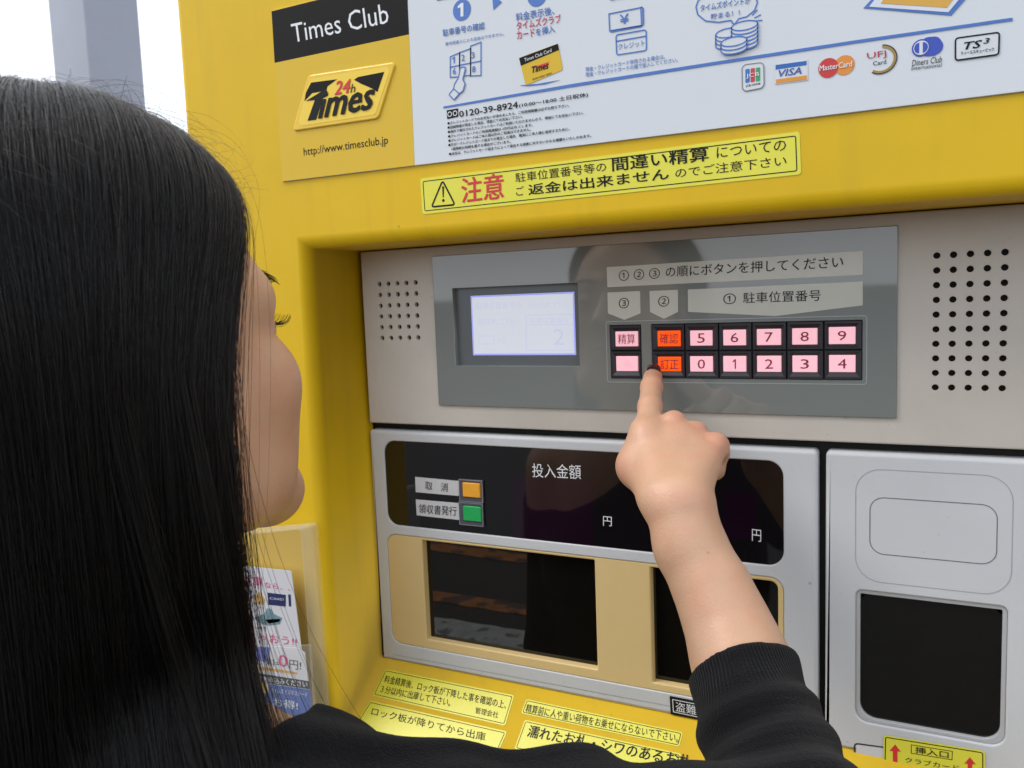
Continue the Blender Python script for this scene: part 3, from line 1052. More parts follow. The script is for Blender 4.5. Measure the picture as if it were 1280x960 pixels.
# telephone line and small print
fd = ppoly('free_dial_mark', [Z9(56, 270), Z9(134, 256), Z9(136, 313), Z9(60, 330)], PF, S, INK, sign)
stroke('dial_ring', circ(PF.uv(*Z9(78, 297)), .0018, 12), .0006, PF, S + .0002, WINK, fd, closed=True)
stroke('dial_ring', circ(PF.uv(*Z9(115, 290)), .0018, 12), .0006, PF, S + .0002, WINK, fd, closed=True)
ts(Z9, '0120-39-8924', (145, 318), (551, 253), (142, 275), INK, .022)
ts(Z9, '(10:00〜18:00 土日祝休)', (560, 256), (1038, 180), (558, 222), INK, .014)
lines = [('●クレジットカードでのお支払いが済みましたら、ご利用明細書は必ずお取り下さい。', 62, 370, 905, 245),
         ('●回線障害が発生した場合、現金にてお支払い下さい。', 62, 400, 582, 323),
         ('●海外で発行されたクレジットカードはご利用いただけませんので、現金にてお支払い下さい。', 64, 430, 1005, 297),
         ('●クレジットカードのご利用限度額は 3万円以内 とします。', 66, 461, 652, 380),
         ('●クレジットカードはご本人様以外のご利用はできません。', 68, 491, 640, 412),
         ('●万が一クレジットカード詰まりが発生した場合、確実にご本人様に返却するために、', 68, 521, 910, 408),
         ('　1週間程お時間を要する場合がございます。', 90, 548, 500, 496),
         ('●当社は、クレジットカード詰まりによって発生する損害に対するいかなる補償もいたしかねます。', 72, 583, 1058, 456)]
for b_, xa, ya, xb, yb in lines:
    ts(Z9, b_, (xa, ya), (xb, yb), (xa, ya - 20), INK, .014, name='small_print')


# card company marks
def badge(pxs, m, r=.0015, name='card_mark', line=None):
    return ppoly(name, pxs, PF, S, m, sign, r=r)


jb = badge([Z2(476, 188), Z2(538, 180), Z2(539, 252), Z2(478, 264)], MW, .003)
stroke('mark_border', rr(PF.pts([Z2(476, 188), Z2(538, 180), Z2(539, 252), Z2(478, 264)]), .003, 5), .0006, PF, S + .0002, mat('grey_line', (.2, .2, .22), .5, var=.05), jb, closed=True)
for i, c in enumerate(((.03, .16, .50), (.55, .04, .05), (.03, .33, .12))):
    x0 = 486 + i * 15
    ppoly('mark_bar', [Z2(x0, 200 - i * 2), Z2(x0 + 12, 198 - i * 2), Z2(x0 + 12, 237 - i * 2), Z2(x0, 239 - i * 2)], PF, S + .0002, mat('bar_ink', c, .4, var=.05), jb, r=.0005)
ts(Z2, 'JCB', (489, 228), (526, 222), (488, 214), WINK, .02, jb, d=S + .0004)
ts(Z2, 'JCB HOME', (488, 252), (529, 245), (487, 245), INK, .02, jb)
vb = badge([Z2(569, 184), Z2(663, 171), Z2(664, 231), Z2(570, 243)], MW, .0004)
ppoly('mark_bar', [Z2(572, 188), Z2(660, 176), Z2(660, 188), Z2(572, 201)], PF, S + .0002, mat('visa_blue', (.02, .12, .42), .4, var=.05), vb)
ppoly('mark_bar', [Z2(573, 229), Z2(661, 217), Z2(661, 229), Z2(573, 240)], PF, S + .0002, mat('visa_orange', (.70, .28, .03), .4, var=.05), vb)
ts(Z2, 'VISA', (583, 222), (646, 213), (581, 203), mat('visa_ink', (.03, .10, .38), .4, var=.05), .03, vb, .3, d=S + .0002)
c1, c2 = PF.uv(*Z2(722, 196)), PF.uv(*Z2(768, 188))
mr_ = np.linalg.norm(PF.uv(*Z2(722, 168)) - c1)
mb = plate('card_mark', [circ(c1, mr_, 28)], PF, S + .0002, S, mat('mc_red', (.55, .03, .03), .4, var=.05), sign)
plate('mark_disc', [circ(c2, mr_, 28)], PF, S + .0001, S, mat('mc_orange', (.72, .25, .03), .4, var=.05), mb)
ts(Z2, 'MasterCard', (697, 206), (791, 192), (696, 190), WINK, .016, mb, .15, d=S + .0002)
GOLD = mat('gold_ink', (.35, .22, .05), .4, var=.15, vscale=300)
ang = np.linspace(math.radians(-125), math.radians(85), 20)
cu = PF.uv(*Z2(872, 172))
for k, (r_, wd_, mm) in enumerate(((.0078, .0016, GOLD), (.0088, .0007, mat('ring_ink', (.03, .03, .05), .4, var=.1)))):
    ub = stroke('card_mark', [cu + [r_ * 1.05 * math.cos(t), r_ * math.sin(t)] for t in ang], wd_, PF, S, mm, sign)
ts(Z2, 'UFJ', (834, 176), (888, 168), (832, 154), mat('ufj_red', (.45, .02, .06), .4, var=.05), .01, ub)
ts(Z2, 'Card', (850, 190), (887, 184), (849, 178), INK, .006, ub)
c3 = PF.uv(*Z2(1003, 137))
DB = mat('diners_blue', (.03, .07, .42), .4, var=.05)
db = ppoly('card_mark', [Z2(985, 110), Z2(1035, 106), Z2(1050, 128), Z2(1046, 148), Z2(1025, 161), Z2(985, 165)], PF, S, DB, sign, r=.004)
dcc = PF.uv(*Z2(986, 139)); dr_ = mr_ * .84
plate('mark_disc', [circ(dcc, dr_, 24)], PF, S + .0003, S, DB, db)
plate('mark_disc', [circ(dcc, dr_ * .82, 24)], PF, S + .0004, S, MW, db)
for s_ in (1, -1):
    half = [dcc + [s_ * (.0010 + dr_ * .55 * max(0, math.cos(t))), dr_ * .62 * math.sin(t)] for t in np.linspace(-math.pi / 2, math.pi / 2, 12)]
    plate('mark_half', [half], PF, S + .0005, S, DB, db)
ts(Z2, 'Diners Club', (960, 192), (1046, 180), (959, 174), INK, .004, db, .3)
ts(Z2, 'International', (958, 203), (1047, 192), (957, 193), INK, .004, db, .3)
tb_ = badge([Z2(1084, 112), Z2(1209, 95), Z2(1207, 158), Z2(1084, 175)], MW, .0016)
stroke('mark_border', rr(PF.pts([Z2(1084, 112), Z2(1209, 95), Z2(1207, 158), Z2(1084, 175)]), .0016, 4), .0009, PF, S + .0002, INK, tb_, closed=True)
ts(Z2, 'TS', (1110, 145), (1160, 138), (1109, 124), INK, .05, tb_, .3, d=S + .0002)
ts(Z2, '3', (1164, 128), (1182, 126), (1163, 113), INK, .05, tb_, .3, d=S + .0002)
ts(Z2, 'ティーエスキュービック', (1100, 160), (1194, 148), (1099, 150), INK, .012, tb_, d=S + .0002)

# ================================================================== GROUND, POST, LEAFLET HOLDER
ASP = mat('asphalt', (.045, .043, .041), .85, var=.35, vscale=14, bump=.9, bscale=160)
bm = bmesh.new()
N = 24
for (x0, y0, x1, y1, n) in [(-1500, -1500, 1500, 1500, 1)]:
    v = [bm.verts.new(p) for p in ((x0, y0, GROUND), (x1, y0, GROUND), (x1, y1, GROUND), (x0, y1, GROUND))]
    bm.faces.new(v)
gr = obj('ground', bm, ASP); tag(gr, kind='structure')


def ground_mark(name, pts, m, label):
    rnd = random.Random(int(abs(pts[0][0]) * 100))
    loop = []
    for i in range(len(pts)):
        a, b = np.array(pts[i]), np.array(pts[(i + 1) % len(pts)])
        n = max(2, int(np.linalg.norm(b - a) / .05))
        for k in range(n):
            loop.append(a + (b - a) * k / n + np.array([rnd.uniform(-.008, .008), rnd.uniform(-.008, .008)]))
    pl = Plane((0, 0, GROUND), (1, 0, 0), (0, 1, 0))
    o = plate(name, [loop], pl, .004, .0005, m, None)
    return tag(o, label, 'road marking')


OR = speckle(mat('worn_orange_paint', (.50, .17, .03), .7, var=.35, vscale=20, bump=.5, bscale=120), .85, 9, .52, (.05, .048, .045))
WP = speckle(mat('worn_white_paint', (.55, .55, .53), .7, var=.25, vscale=20, bump=.5, bscale=120), .7, 12, .58, (.06, .058, .055))
ground_mark('painted_line', [(-2.75, -3.34), (-1.62, -3.31), (-1.60, -3.17), (-2.6, -3.20)], OR, 'worn orange line painted on the asphalt farthest behind the person')
ground_mark('painted_line', [(-2.75, -3.34), (-2.60, -3.22), (-2.25, -1.2), (-2.40, -1.2)], OR, 'worn orange line painted on the asphalt running towards the machine')
ground_mark('painted_line', [(-2.24, -2.64), (-1.35, -2.64), (-1.35, -2.53), (-2.24, -2.52)], OR, 'worn orange line painted on the asphalt nearer to the person')
ground_mark('painted_block', [(-2.06, -2.36), (-1.2, -2.36), (-1.2, -2.16), (-2.04, -2.16)], WP, 'worn white block painted on the asphalt behind the person')

# square grey post behind the machine
PST = mat('grey_post_paint', (.34, .36, .42), .5, var=.06, vscale=4, bump=.05, bscale=60)
Zp = 3.2
Bc = pxw(110, 60, Zp)
vd_ = (Bc - CAM) * [1, 1, 0]
right_h = np.array([vd_[1], -vd_[0], 0]); right_h /= np.linalg.norm(right_h)
fwd_h = np.array([-right_h[1], right_h[0], 0])
wL, wD = .130, .196
A_ = -right_h * wL + fwd_h * wD
D_ = right_h * wD + fwd_h * wL
post = empty('square_post', (Bc[0], Bc[1], GROUND), 'tall square grey steel post standing behind the machine against the bright sky', 'post')


def prism(base, z0, z1, name, m, parent, bev=.01):
    base = [np.array([p[0], p[1]]) for p in base]
    pl = Plane((0, 0, 0), (1, 0, 0), (0, 1, 0))
    return plate(name, [base], pl, z1, z0, m, parent, bev=bev)


b0 = np.array([Bc[0], Bc[1], 0])
pq = rr([(b0 + q)[:2] for q in (A_, np.zeros(3), D_, A_ + D_)], .012, 4)
shaft = prism(pq, GROUND + .02, 3.4, 'shaft', PST, post)
cen = b0 + (A_ + D_) / 2
plq = [(cen + (q - (A_ + D_) / 2) * 1.5)[:2] for q in (A_, np.zeros(3), D_, A_ + D_)]
prism(plq, GROUND, GROUND + .02, 'base_plate', PST, post, .004)
# thin seam strip down the lighter face, as on a folded steel section
e0 = b0 + A_ * .28
nrm = np.array([A_[1], -A_[0], 0]); nrm /= np.linalg.norm(nrm)
if nrm @ (CAM - e0) < 0: nrm = -nrm
sp = Plane(tuple(b0), A_, (0, 0, 1))
if sp.n @ (CAM - b0) < 0:
    sp.n = -sp.n

# ------------------------------------------------------------------ leaflet holder
CLR = mat('clear_plastic', (.90, .90, .86), .12, trans=.0, ior=1.45, alpha=.13, spec=.7, var=.02)
CLRE = mat('clear_plastic_rim', (.86, .86, .80), .2, alpha=.15, spec=.8, var=.02)


def Z4(x, y):
    return (260 + x / 3.556, 640 + y / 3.556)


hx = PF.uv(391, 700)
holder = empty('leaflet_holder', tuple(PF.w(PF.uv(330, 800))), 'clear plastic leaflet holder mounted on the front of the yellow machine', 'leaflet holder')
HT = .024
o4 = [(240, 668), (390.8, 654), (419.5, 968), (262, 975)]
ho = rr(PF.pts(o4), [.003, .006, .003, .003], 5)
plate('back_sheet', [ho], PF, .0016, .0002, CLR, holder, bev=.0004)
i4 = [(250, 672), (377, 660), (399, 968), (270, 975)]
hi = rr([PF.uv(x, y, HT) for x, y in i4], .004, 5)
hi2 = offs([np.array(p) for p in ccw(hi)], .0014)
# rim, and front sheet lower than the back one
bmr = bmesh.new()
plate('r', [hi, hi2], PF, HT, .0016, None, None, bev=.0003, bm=bmr)
obj('side_walls', bmr, CLRE, holder)
f4 = [(262, 812), (389, 806), (400, 966), (271, 973)]
plate('front_sheet', [[PF.uv(x, y, HT) for x, y in f4]], PF, HT - .0002, HT - .0012, CLR, holder)
stroke('front_lip', [PF.uv(x, y, HT) for x, y in f4[:2]], .0014, PF, HT, CLRE, holder)

PAPER = mat('leaflet_paper', (.66, .66, .68), .35, var=.03, vscale=20)
PINKI = mat('leaflet_pink', (.62, .06, .20), .5, var=.06)
NAVY = mat('leaflet_navy', (.02, .03, .12), .4, var=.08)
LBLUE = mat('leaflet_blue', (.03, .10, .38), .35, var=.08)
D1, D2 = .012, .018
l1 = empty('leaflet', tuple(PF.w(PF.uv(330, 760), D1)), 'white leaflet with pink headline standing at the back of the clear holder', 'leaflet')


def q4(px, d):
    return [PF.uv(*Z4(*p), d) for p in px]


plate('paper', [q4([(-60, 215), (370, 262), (462, 960), (0, 960)], D1)], PF, D1, D1 - .0006, PAPER, l1)


def t4(b, a, c, t, m, par, d, bold=.01):
    A, B, T = PF.uv(*Z4(*a), d), PF.uv(*Z4(*c), d), PF.uv(*Z4(*t), d)
    co, f0 = glyphs(b)
    e = np.linalg.norm(T - A) * bold * 1.4
    vs, fs = [], []
    for k, s_ in enumerate(((-.5, 0), (.5, .2)) if bold > .005 else ((0, 0),)):
        n0 = len(vs)
        vs += [tuple(PF.w(A + (B - A) * s + (T - A) * q + np.array(s_) * e, d + .0002 + k * .00004)) for s, q in co]
        fs += [tuple(i + n0 for i in f) for f in f0]
    me = bpy.data.meshes.new('lettering')
    me.from_pydata(vs, [], fs)
    return obj('lettering', me, m, par)


def p4(name, px, m, par, d, r=0):
    pts = q4(px, d)
    return plate(name, [rr(pts, r) if r else pts], PF, d + .0002, d, m, par)


t4('駐車', (148, 322), (246, 334), (146, 278), PINKI, l1, D1, .03)
t4('なら、、', (254, 336), (366, 352), (252, 310), PINKI, l1, D1, .016)
t4('無料カード会員', (100, 362), (190, 372), (100, 350), INK, l1, D1)
p4('small_picture', [(204, 385), (228, 352), (255, 390), (250, 412), (206, 408)], mat('leaflet_tan', (.55, .36, .12), .5, var=.2, vscale=90), l1, D1)
c_ = p4('card_picture', [(265, 358), (346, 368), (346, 420), (268, 412)], NAVY, l1, D1)
t4('CARD', (275, 388), (338, 394), (275, 378), WINK, l1, D1 + .0002, .01)
p4('small_picture', [(357, 366), (368, 367), (370, 420), (360, 419)], NAVY, l1, D1)
p4('small_picture', [(206, 470), (250, 452), (262, 428), (282, 430), (292, 452), (330, 470), (320, 498), (270, 505), (226, 492)],
   mat('leaflet_teal', (.18, .30, .34), .5, var=.3, vscale=120), l1, D1)
p4('small_picture', [(255, 478), (322, 474), (318, 488), (270, 496)], mat('leaflet_rose', (.5, .16, .16), .5, var=.3, vscale=120), l1, D1)
t4('ちゃおう!!', (176, 568), (396, 598), (174, 530), PINKI, l1, D1, .014)
t4('カード一枚で', (150, 512), (260, 524), (150, 498), INK, l1, D1)
l2 = empty('leaflet', tuple(PF.w(PF.uv(340, 870), D2)), 'blue and white leaflet marked with a pink zero, in front of the other leaflet', 'leaflet')
plate('paper', [q4([(-40, 570), (402, 606), (430, 626), (470, 960), (0, 960)], D2)], PF, D2, D2 - .0006, PAPER, l2)
t4('料=', (262, 682), (320, 690), (262, 650), INK, l2, D2)
t4('0', (316, 686), (355, 692), (314, 632), PINKI, l2, D2, .04)
t4('円!', (362, 696), (414, 704), (362, 656), INK, l2, D2)
p4('orange_strip', [(150, 672), (396, 712), (398, 722), (150, 690)], mat('leaflet_orange', (.62, .33, .06), .5, var=.1), l2, D2)
p4('black_strip', [(120, 700), (450, 752), (454, 788), (122, 740)], INK, l2, D2)
t4('ハガキでお申込みください', (150, 744), (442, 780), (150, 718), WINK, l2, D2 + .0002, .014)
p4('blue_field', [(120, 742), (454, 790), (468, 960), (122, 960)], LBLUE, l2, D2)
p4('yellow_label', [(196, 752), (268, 768), (268, 806), (196, 792)], SIGNY, l2, D2 + .0002)
t4('カード', (212, 782), (262, 790), (212, 766), INK, l2, D2 + .0004)
t4('タイムズ ビジネスカード', (280, 800), (442, 822), (280, 780), WINK, l2, D2 + .0002)
t4('お得!', (290, 862), (400, 880), (290, 825), WINK, l2, D2 + .0002, .03)
p4('blue_flap', [(152, 592), (276, 602), (262, 668), (230, 662), (170, 640)], mat('flap_blue', (.10, .14, .50), .4, var=.15), l2, D2 + .0005)

# anti-slip kerb stone under the machine
bm = bmesh.new()
bmesh.ops.create_cube(bm, size=1, matrix=Matrix.Translation((-.06, .15, GROUND + .001)) @ Matrix.Diagonal((1.7, .8, .10, 1)))
bmesh.ops.bevel(bm, geom=bm.edges[:], offset=.015, segments=2, affect='EDGES')
tag(obj('concrete_base', bm, mat('concrete', (.30, .29, .27), .85, var=.2, vscale=8, bump=.5, bscale=120)), kind='structure')

# ================================================================== PERSON (signed-distance modelling, meshed by surface nets)
def smin(a, b, k):
    h = np.clip(.5 + .5 * (b - a) / k, 0, 1)
    return b * (1 - h) + a * h - k * h * (1 - h)


def smax(a, b, k):
    return -smin(-a, -b, k)


def sph(P, c, r):
    return np.linalg.norm(P - np.asarray(c), axis=1) - r


def cone(P, a, b, r1, r2):
    """round cone"""
    a = np.asarray(a, float); b = np.asarray(b, float)
    ba = b - a
    l2 = ba @ ba
    rr_ = r1 - r2
    a2 = l2 - rr_ * rr_
    il2 = 1 / l2
    pa = P - a
    y = pa @ ba
    z = y - l2
    x2 = ((pa * l2 - y[:, None] * ba) ** 2).sum(1)
    y2 = y * y * l2
    z2 = z * z * l2
    k = np.sign(rr_) * rr_ * rr_ * x2
    c1 = np.sign(z) * a2 * z2 > k
    c2 = np.sign(y) * a2 * y2 < k
    out = (np.sqrt(np.maximum(x2 * a2 * il2, 0)) + y * rr_) * il2 - r1
    d1 = np.sqrt(x2 + z2) * il2 - r2
    d2 = np.sqrt(x2 + y2) * il2 - r1
    return np.where(c1, d1, np.where(c2, d2, out))


def ell(P, c, r, R=None):
    q = P - np.asarray(c)
    if R is not None: q = q @ R
    r = np.asarray(r, float)
    k0 = np.linalg.norm(q / r, axis=1)
    k1 = np.linalg.norm(q / (r * r), axis=1)
    return k0 * (k0 - 1) / np.maximum(k1, 1e-9)


def chain(P, pts, k=.006):
    d = None
    for (a, ra), (b, rb) in zip(pts[:-1], pts[1:]):
        e = cone(P, a, b, ra, rb)
        d = e if d is None else smin(d, e, k)
    return d


def snets(f, lo, hi, vox, name):
    """sparse surface nets: mesh of f = 0 inside the box"""
    lo = np.asarray(lo, float); hi = np.asarray(hi, float)
    B = 8
    nb = np.ceil((hi - lo) / (vox * B)).astype(int)
    # coarse pass at four blocks, then blocks
    C4 = 4
    nc = (nb + C4 - 1) // C4
    idx = np.stack(np.meshgrid(*[np.arange(n) for n in nc], indexing='ij'), -1).reshape(-1, 3)
    cen = lo + (idx + .5) * vox * B * C4
    d = np.abs(f(cen))
    idx = idx[d < vox * B * C4 * .5 * 1.8 * 1.25]
    sub = np.stack(np.meshgrid(*[np.arange(C4)] * 3, indexing='ij'), -1).reshape(-1, 3)
    idx = (idx[:, None] * C4 + sub[None]).reshape(-1, 3)
    cen = lo + (idx + .5) * vox * B
    d = np.abs(f(cen))
    idx = idx[d < vox * B * .5 * 1.75 * 1.35]
    g = np.stack(np.meshgrid(*[np.arange(B + 1)] * 3, indexing='ij'), -1).reshape(-1, 3)
    keys, verts, occ = [], [], []
    M = 1 << 20
    cor = np.array([(i, j, k) for i in (0, 1) for j in (0, 1) for k in (0, 1)])
    edges = [(a, b) for a in range(8) for b in range(a + 1, 8) if np.abs(cor[a] - cor[b]).sum() == 1]
    for s in range(0, len(idx), 220):
        blk = idx[s:s + 220]
        P = lo + (blk[:, None] * B + g[None]) * vox
        F = f(P.reshape(-1, 3)).reshape(len(blk), B + 1, B + 1, B + 1)
        Cc = np.stack([F[:, c[0]:B + c[0], c[1]:B + c[1], c[2]:B + c[2]] for c in cor], -1)
        neg = Cc < 0
        act = neg.any(-1) & ~neg.all(-1)
        w = np.argwhere(act)
        if not len(w): continue
        vals = Cc[act]
        ps = np.zeros((len(w), 3)); cnt = np.zeros(len(w))
        for a, b in edges:
            va, vb = vals[:, a], vals[:, b]
            m_ = (va < 0) != (vb < 0)
            t = np.where(m_, va / np.where(m_, va - vb, 1), 0)
            ps += m_[:, None] * (cor[a] + (cor[b] - cor[a]) * t[:, None])
            cnt += m_
        cell_ = blk[w[:, 0]] * B + w[:, 1:]
        keys.append(cell_)
        verts.append(lo + (cell_ + ps / cnt[:, None]) * vox)
        occ.append(neg[act][:, [0, 4, 2, 1]])
    K = np.concatenate(keys); V = np.concatenate(verts); O = np.concatenate(occ)
    key = (K[:, 0] * 4096 + K[:, 1]) * 4096 + K[:, 2]
    order = np.argsort(key); ks = key[order]

    def find(kk):
        p = np.minimum(np.searchsorted(ks, kk), len(ks) - 1)
        return np.where(ks[p] == kk, order[p], -1)
    st = [4096 * 4096, 4096, 1]
    quads = []
    for ax in range(3):
        m_ = O[:, 0] != O[:, 1 + ax]
        i0 = np.nonzero(m_)[0]
        u, v = [(1, 2), (2, 0), (0, 1)][ax]
        k0 = key[i0]
        q = np.stack([i0, find(k0 - st[u]), find(k0 - st[u] - st[v]), find(k0 - st[v])], 1)
        ok = (q >= 0).all(1)
        q = q[ok]; inside = O[i0[ok], 0]
        q = np.where(inside[:, None], q, q[:, ::-1])
        quads.append(q)
    Q = np.concatenate(quads)
    # pull the vertices onto the surface
    e = vox * .25
    for _ in range(2):
        for s in range(0, len(V), 60000):
            p = V[s:s + 60000]
            d0 = f(p)
            G = np.stack([f(p + np.eye(3)[i] * e) - d0 for i in range(3)], 1) / e
            n2 = np.maximum((G * G).sum(1), .2)
            V[s:s + 60000] = p - G * np.clip(d0 / n2, -vox, vox)[:, None] * .8
    me = bpy.data.meshes.new(name)
    me.vertices.add(len(V)); me.vertices.foreach_set('co', V.ravel())
    me.loops.add(len(Q) * 4); me.loops.foreach_set('vertex_index', Q.ravel().astype(np.int32))
    me.polygons.add(len(Q)); me.polygons.foreach_set('loop_start', np.arange(len(Q), dtype=np.int32) * 4)
    me.polygons.foreach_set('loop_total', np.full(len(Q), 4, dtype=np.int32))
    me.update(calc_edges=True)
    me.validate()
    return me


# ---- head frame
HO = camw(-.2025, -.003, .42)
FA, FT, FRL = math.radians(-2), math.radians(13), math.radians(0)


def frame(az, tilt, roll):
    F = np.array([math.sin(az) * math.cos(tilt), math.cos(az) * math.cos(tilt), math.sin(tilt)])
    Rr = np.array([math.cos(az), -math.sin(az), 0])
    U = np.cross(Rr, F)
    c, s = math.cos(roll), math.sin(roll)
    return np.stack([Rr * c + U * s, F, U * c - Rr * s])


HF = frame(FA, FT, FRL)       # rows: her right, forward, up


def h2w(p):
    return HO + np.asarray(p, float) @ HF


def head_sdf(P):
    q = (P - HO) @ HF.T
    s = q.copy(); s[:, 0] = np.abs(s[:, 0])       # symmetric
    d = ell(s, (0, -.014, .045), (.072, .092, .082))
    d = smin(d, ell(s, (0, .030, .028), (.061, .060, .070)), .02)          # forehead
    d = smin(d, ell(s, (0, .030, -.030), (.056, .056, .075)), .02)         # face
    d = smin(d, cone(s, (.050, .006, -.028), (.040, .026, -.073), .019, .017), .018)     # jaw angle
    d = smin(d, cone(s, (.040, .026, -.0696), (.016, .0754, -.0963), .018, .0192), .018)
    d = smin(d, ell(s, (0, .0709, -.0947), (.0255, .018, .020)), .018)        # chin
    d = smin(d, ell(s, (.0426, .0517, -.0202), (.025, .028, .0257)), .016)     # cheekbone
    d = smin(d, ell(s, (.0314, .0506, -.0491), (.0245, .0285, .0358)), .022)     # lower cheek
    d = smin(d, ell(s, (.0, .072, -.066), (.026, .020, .024)), .016)       # muzzle
    d = smin(d, cone(s, (.008, .084, .027), (.046, .0593, .0237), .009, .0147), .012)       # brow
    d = smax(d, -ell(s, (.033, .094, .004), (.019, .017, .013)), .012)     # eye socket
    d = smin(d, sph(s, (.031, .071, .004), .0155), .004)                   # eyelids
    d = smax(d, -ell(s, (.031, .089, .003), (.0105, .006, .0022)), .002)
    d = smin(d, cone(s, (0, .084, .016), (0, .108, -.026), .006, .0085), .008)           # nose
    d = smin(d, sph(s, (.0095, .097, -.029), .0065), .006)
    d = smax(d, -sph(s, (.006, .101, -.0365), .003), .002)
    d = smin(d, cone(s, (0, .0925, -.0555), (.016, .083, -.0575), .0042, .002), .004)    # lips
    d = smin(d, cone(s, (0, .0915, -.0635), (.014, .083, -.0600), .0050, .002), .004)
    d = smax(d, -ell(s, (0, .097, -.0592), (.022, .012, .0009)), .002)
    # ears
    e = ell(s, (.073, -.004, -.002), (.006, .016, .030))
    e = smax(e, -ell(s, (.080, .000, .002), (.006, .010, .020)), .004)
    d = smin(d, e, .006)
    return d


def near(f, P, c, r, m=.045):
    """evaluate f only close to its bounding sphere; farther out the distance to that sphere will do"""
    o = np.linalg.norm(P - c, axis=1) - r
    k = o < m
    if k.any():
        o[k] = f(P[k])
    return o


def W(px, py, z):
    return pxw(px, py, z)


def R_(rpx, z):
    return rpx * z / FPX


def arm_pts(l):
    return [(W(x, y, z), R_(r, z)) for x, y, z, r in l]


NB = h2w((0, 0, 0)) + np.array([0, -.036, -.148])        # base of the neck
SHR = camw(-.088, .219, .385)                              # right shoulder joint
SHL = np.array([2 * NB[0] - SHR[0] - .01, SHR[1] - .03, SHR[2] + .002])
ELB = W(1004, 1056, .41)
FORE = arm_pts([(849, 640, .566, 40), (863, 684, .560, 41), (891, 738, .548, 44), (911, 786, .536, 49), (927, 832, .522, 56), (956, 925, .478, 67)]) + [(ELB, .036)]
CUFF = W(932, 838, .520)
CUFD = W(895, 742, .548) - W(958, 925, .478); CUFD /= np.linalg.norm(CUFD)
UPPER = [(ELB, .034), (ELB * .5 + SHR * .5, .0345), (SHR, .050)]


def hand_sdf(P):
    wr = W(850, 638, .566)
    d = None
    # back of the hand
    mc = [(810, 548, .612, 18), (842, 531, .620, 15.0), (870, 543, .616, 13.2), (895, 559, .604, 15.5)]
    base = [(824, 622, .574, 26), (838, 622, .570, 26), (852, 622, .568, 25), (864, 617, .566, 22)]
    for m_, b_ in zip(mc, base):
        e = cone(P, W(*b_[:3]), W(*m_[:3]), R_(b_[3], b_[2]), R_(m_[3] * .88, m_[2]))
        d = e if d is None else smin(d, e, .014)
    # a palm pad fills the inside
    d = smin(d, ell(P, W(842, 575, .617), (.028, .016, .026)), .010)
    d = smin(d, cone(P, W(804, 538, .618), W(794, 578, .612), R_(16, .61), R_(19, .61)), .010)
    # thumb: its base bulges at the left, the tip is tucked behind the palm
    d = smin(d, chain(P, arm_pts([(822, 616, .585, 24), (799, 586, .612, 24.5), (806, 556, .640, 16), (828, 548, .655, 13)]), .006), .010)
    # index finger, stretched to the key
    ix = chain(P, arm_pts([(810, 548, .612, 18), (812.5, 508, .640, 14.6), (814.5, 484, .666, 13.2), (816, 472, .684, 11.8)]), .0035)
    d = smin(d, ix, .006)
    # curled fingers, one by one
    for (x, y, z, r), dx in zip(mc[1:], (0, 2, 2)):
        k = r / 15
        f_ = chain(P, arm_pts([(x, y, z, r), (x + dx, y + 6, z + .038, r * .93), (x + dx - 4, y + 28, z + .044, r * .80), (x + dx - 10, y + 34, z + .024, r * .66)]), .003)
        d = smin(d, f_, .0028)
        d = smin(d, sph(P, W(x, y - 3, z - .0012), R_(r * 1.0, z)), .0030)
    return d


def armskin_sdf(P):
    d = chain(P, FORE, .012)
    d = smin(d, sph(P, W(872, 634, .560), .0080), .014)     # wrist bone
    return d


def left_hand(P):
    a = SHL + np.array([-.035, .02, -.555])
    d = ell(P, a + [0, 0, -.045], (.016, .038, .048))
    for k, (dy, ln) in enumerate(((.028, .066), (.010, .074), (-.009, .070), (-.027, .055))):
        b = a + [0, dy, -.085]
        f_ = chain(P, [(b, .0088), (b + [.004, 0, -ln * .45], .0080), (b + [.014, 0, -ln * .78], .0072), (b + [.024, 0, -ln], .0062)], .003)
        d = smin(d, f_, .004)
    t = chain(P, [(a + [.004, .022, -.022], .012), (a + [.012, .047, -.050], .010), (a + [.020, .052, -.078], .0078)], .004)
    return smin(d, t, .008)


LARM = [(SHL, .046), (SHL + np.array([-.035, -.02, -.29]), .037), (SHL + np.array([-.035, .02, -.53]), .025), (SHL + np.array([-.035, .02, -.575]), .024)]
CHX, CHY = NB[0], NB[1]
TC = np.array([CHX, CHY, NB[2] - .26])
FC = (ELB + W(850, 640, .566)) / 2


def torso_sdf(P):
    d = ell(P, (CHX, CHY + .005, NB[2] - .20), (.150, .098, .235))
    d = smin(d, cone(P, SHL + np.array([.02, 0, .0]), SHR + np.array([-.02, 0, .0]), .046, .046), .05)
    d = smin(d, ell(P, (CHX + .06, CHY + .075, NB[2] - .20), (.062, .045, .060)), .04)
    d = smin(d, ell(P, (CHX - .06, CHY + .075, NB[2] - .20), (.062, .045, .060)), .04)
    d = smin(d, ell(P, (CHX, CHY + .002, NB[2] - .46), (.150, .105, .16)), .06)
    # neck and the slope of the shoulders
    top = h2w((0, -.018, -.03))
    d = smin(d, cone(P, top, NB + np.array([0, -.008, -.02]), .050, .055), .03)
    d = smin(d, cone(P, NB + np.array([0, -.015, -.010]), SHR * .75 + NB * .25 + np.array([0, -.01, -.022]), .030, .034), .025)
    d = smin(d, cone(P, NB + np.array([0, -.015, -.010]), SHL * .75 + NB * .25 + np.array([0, -.01, -.022]), .030, .034), .025)
    return d


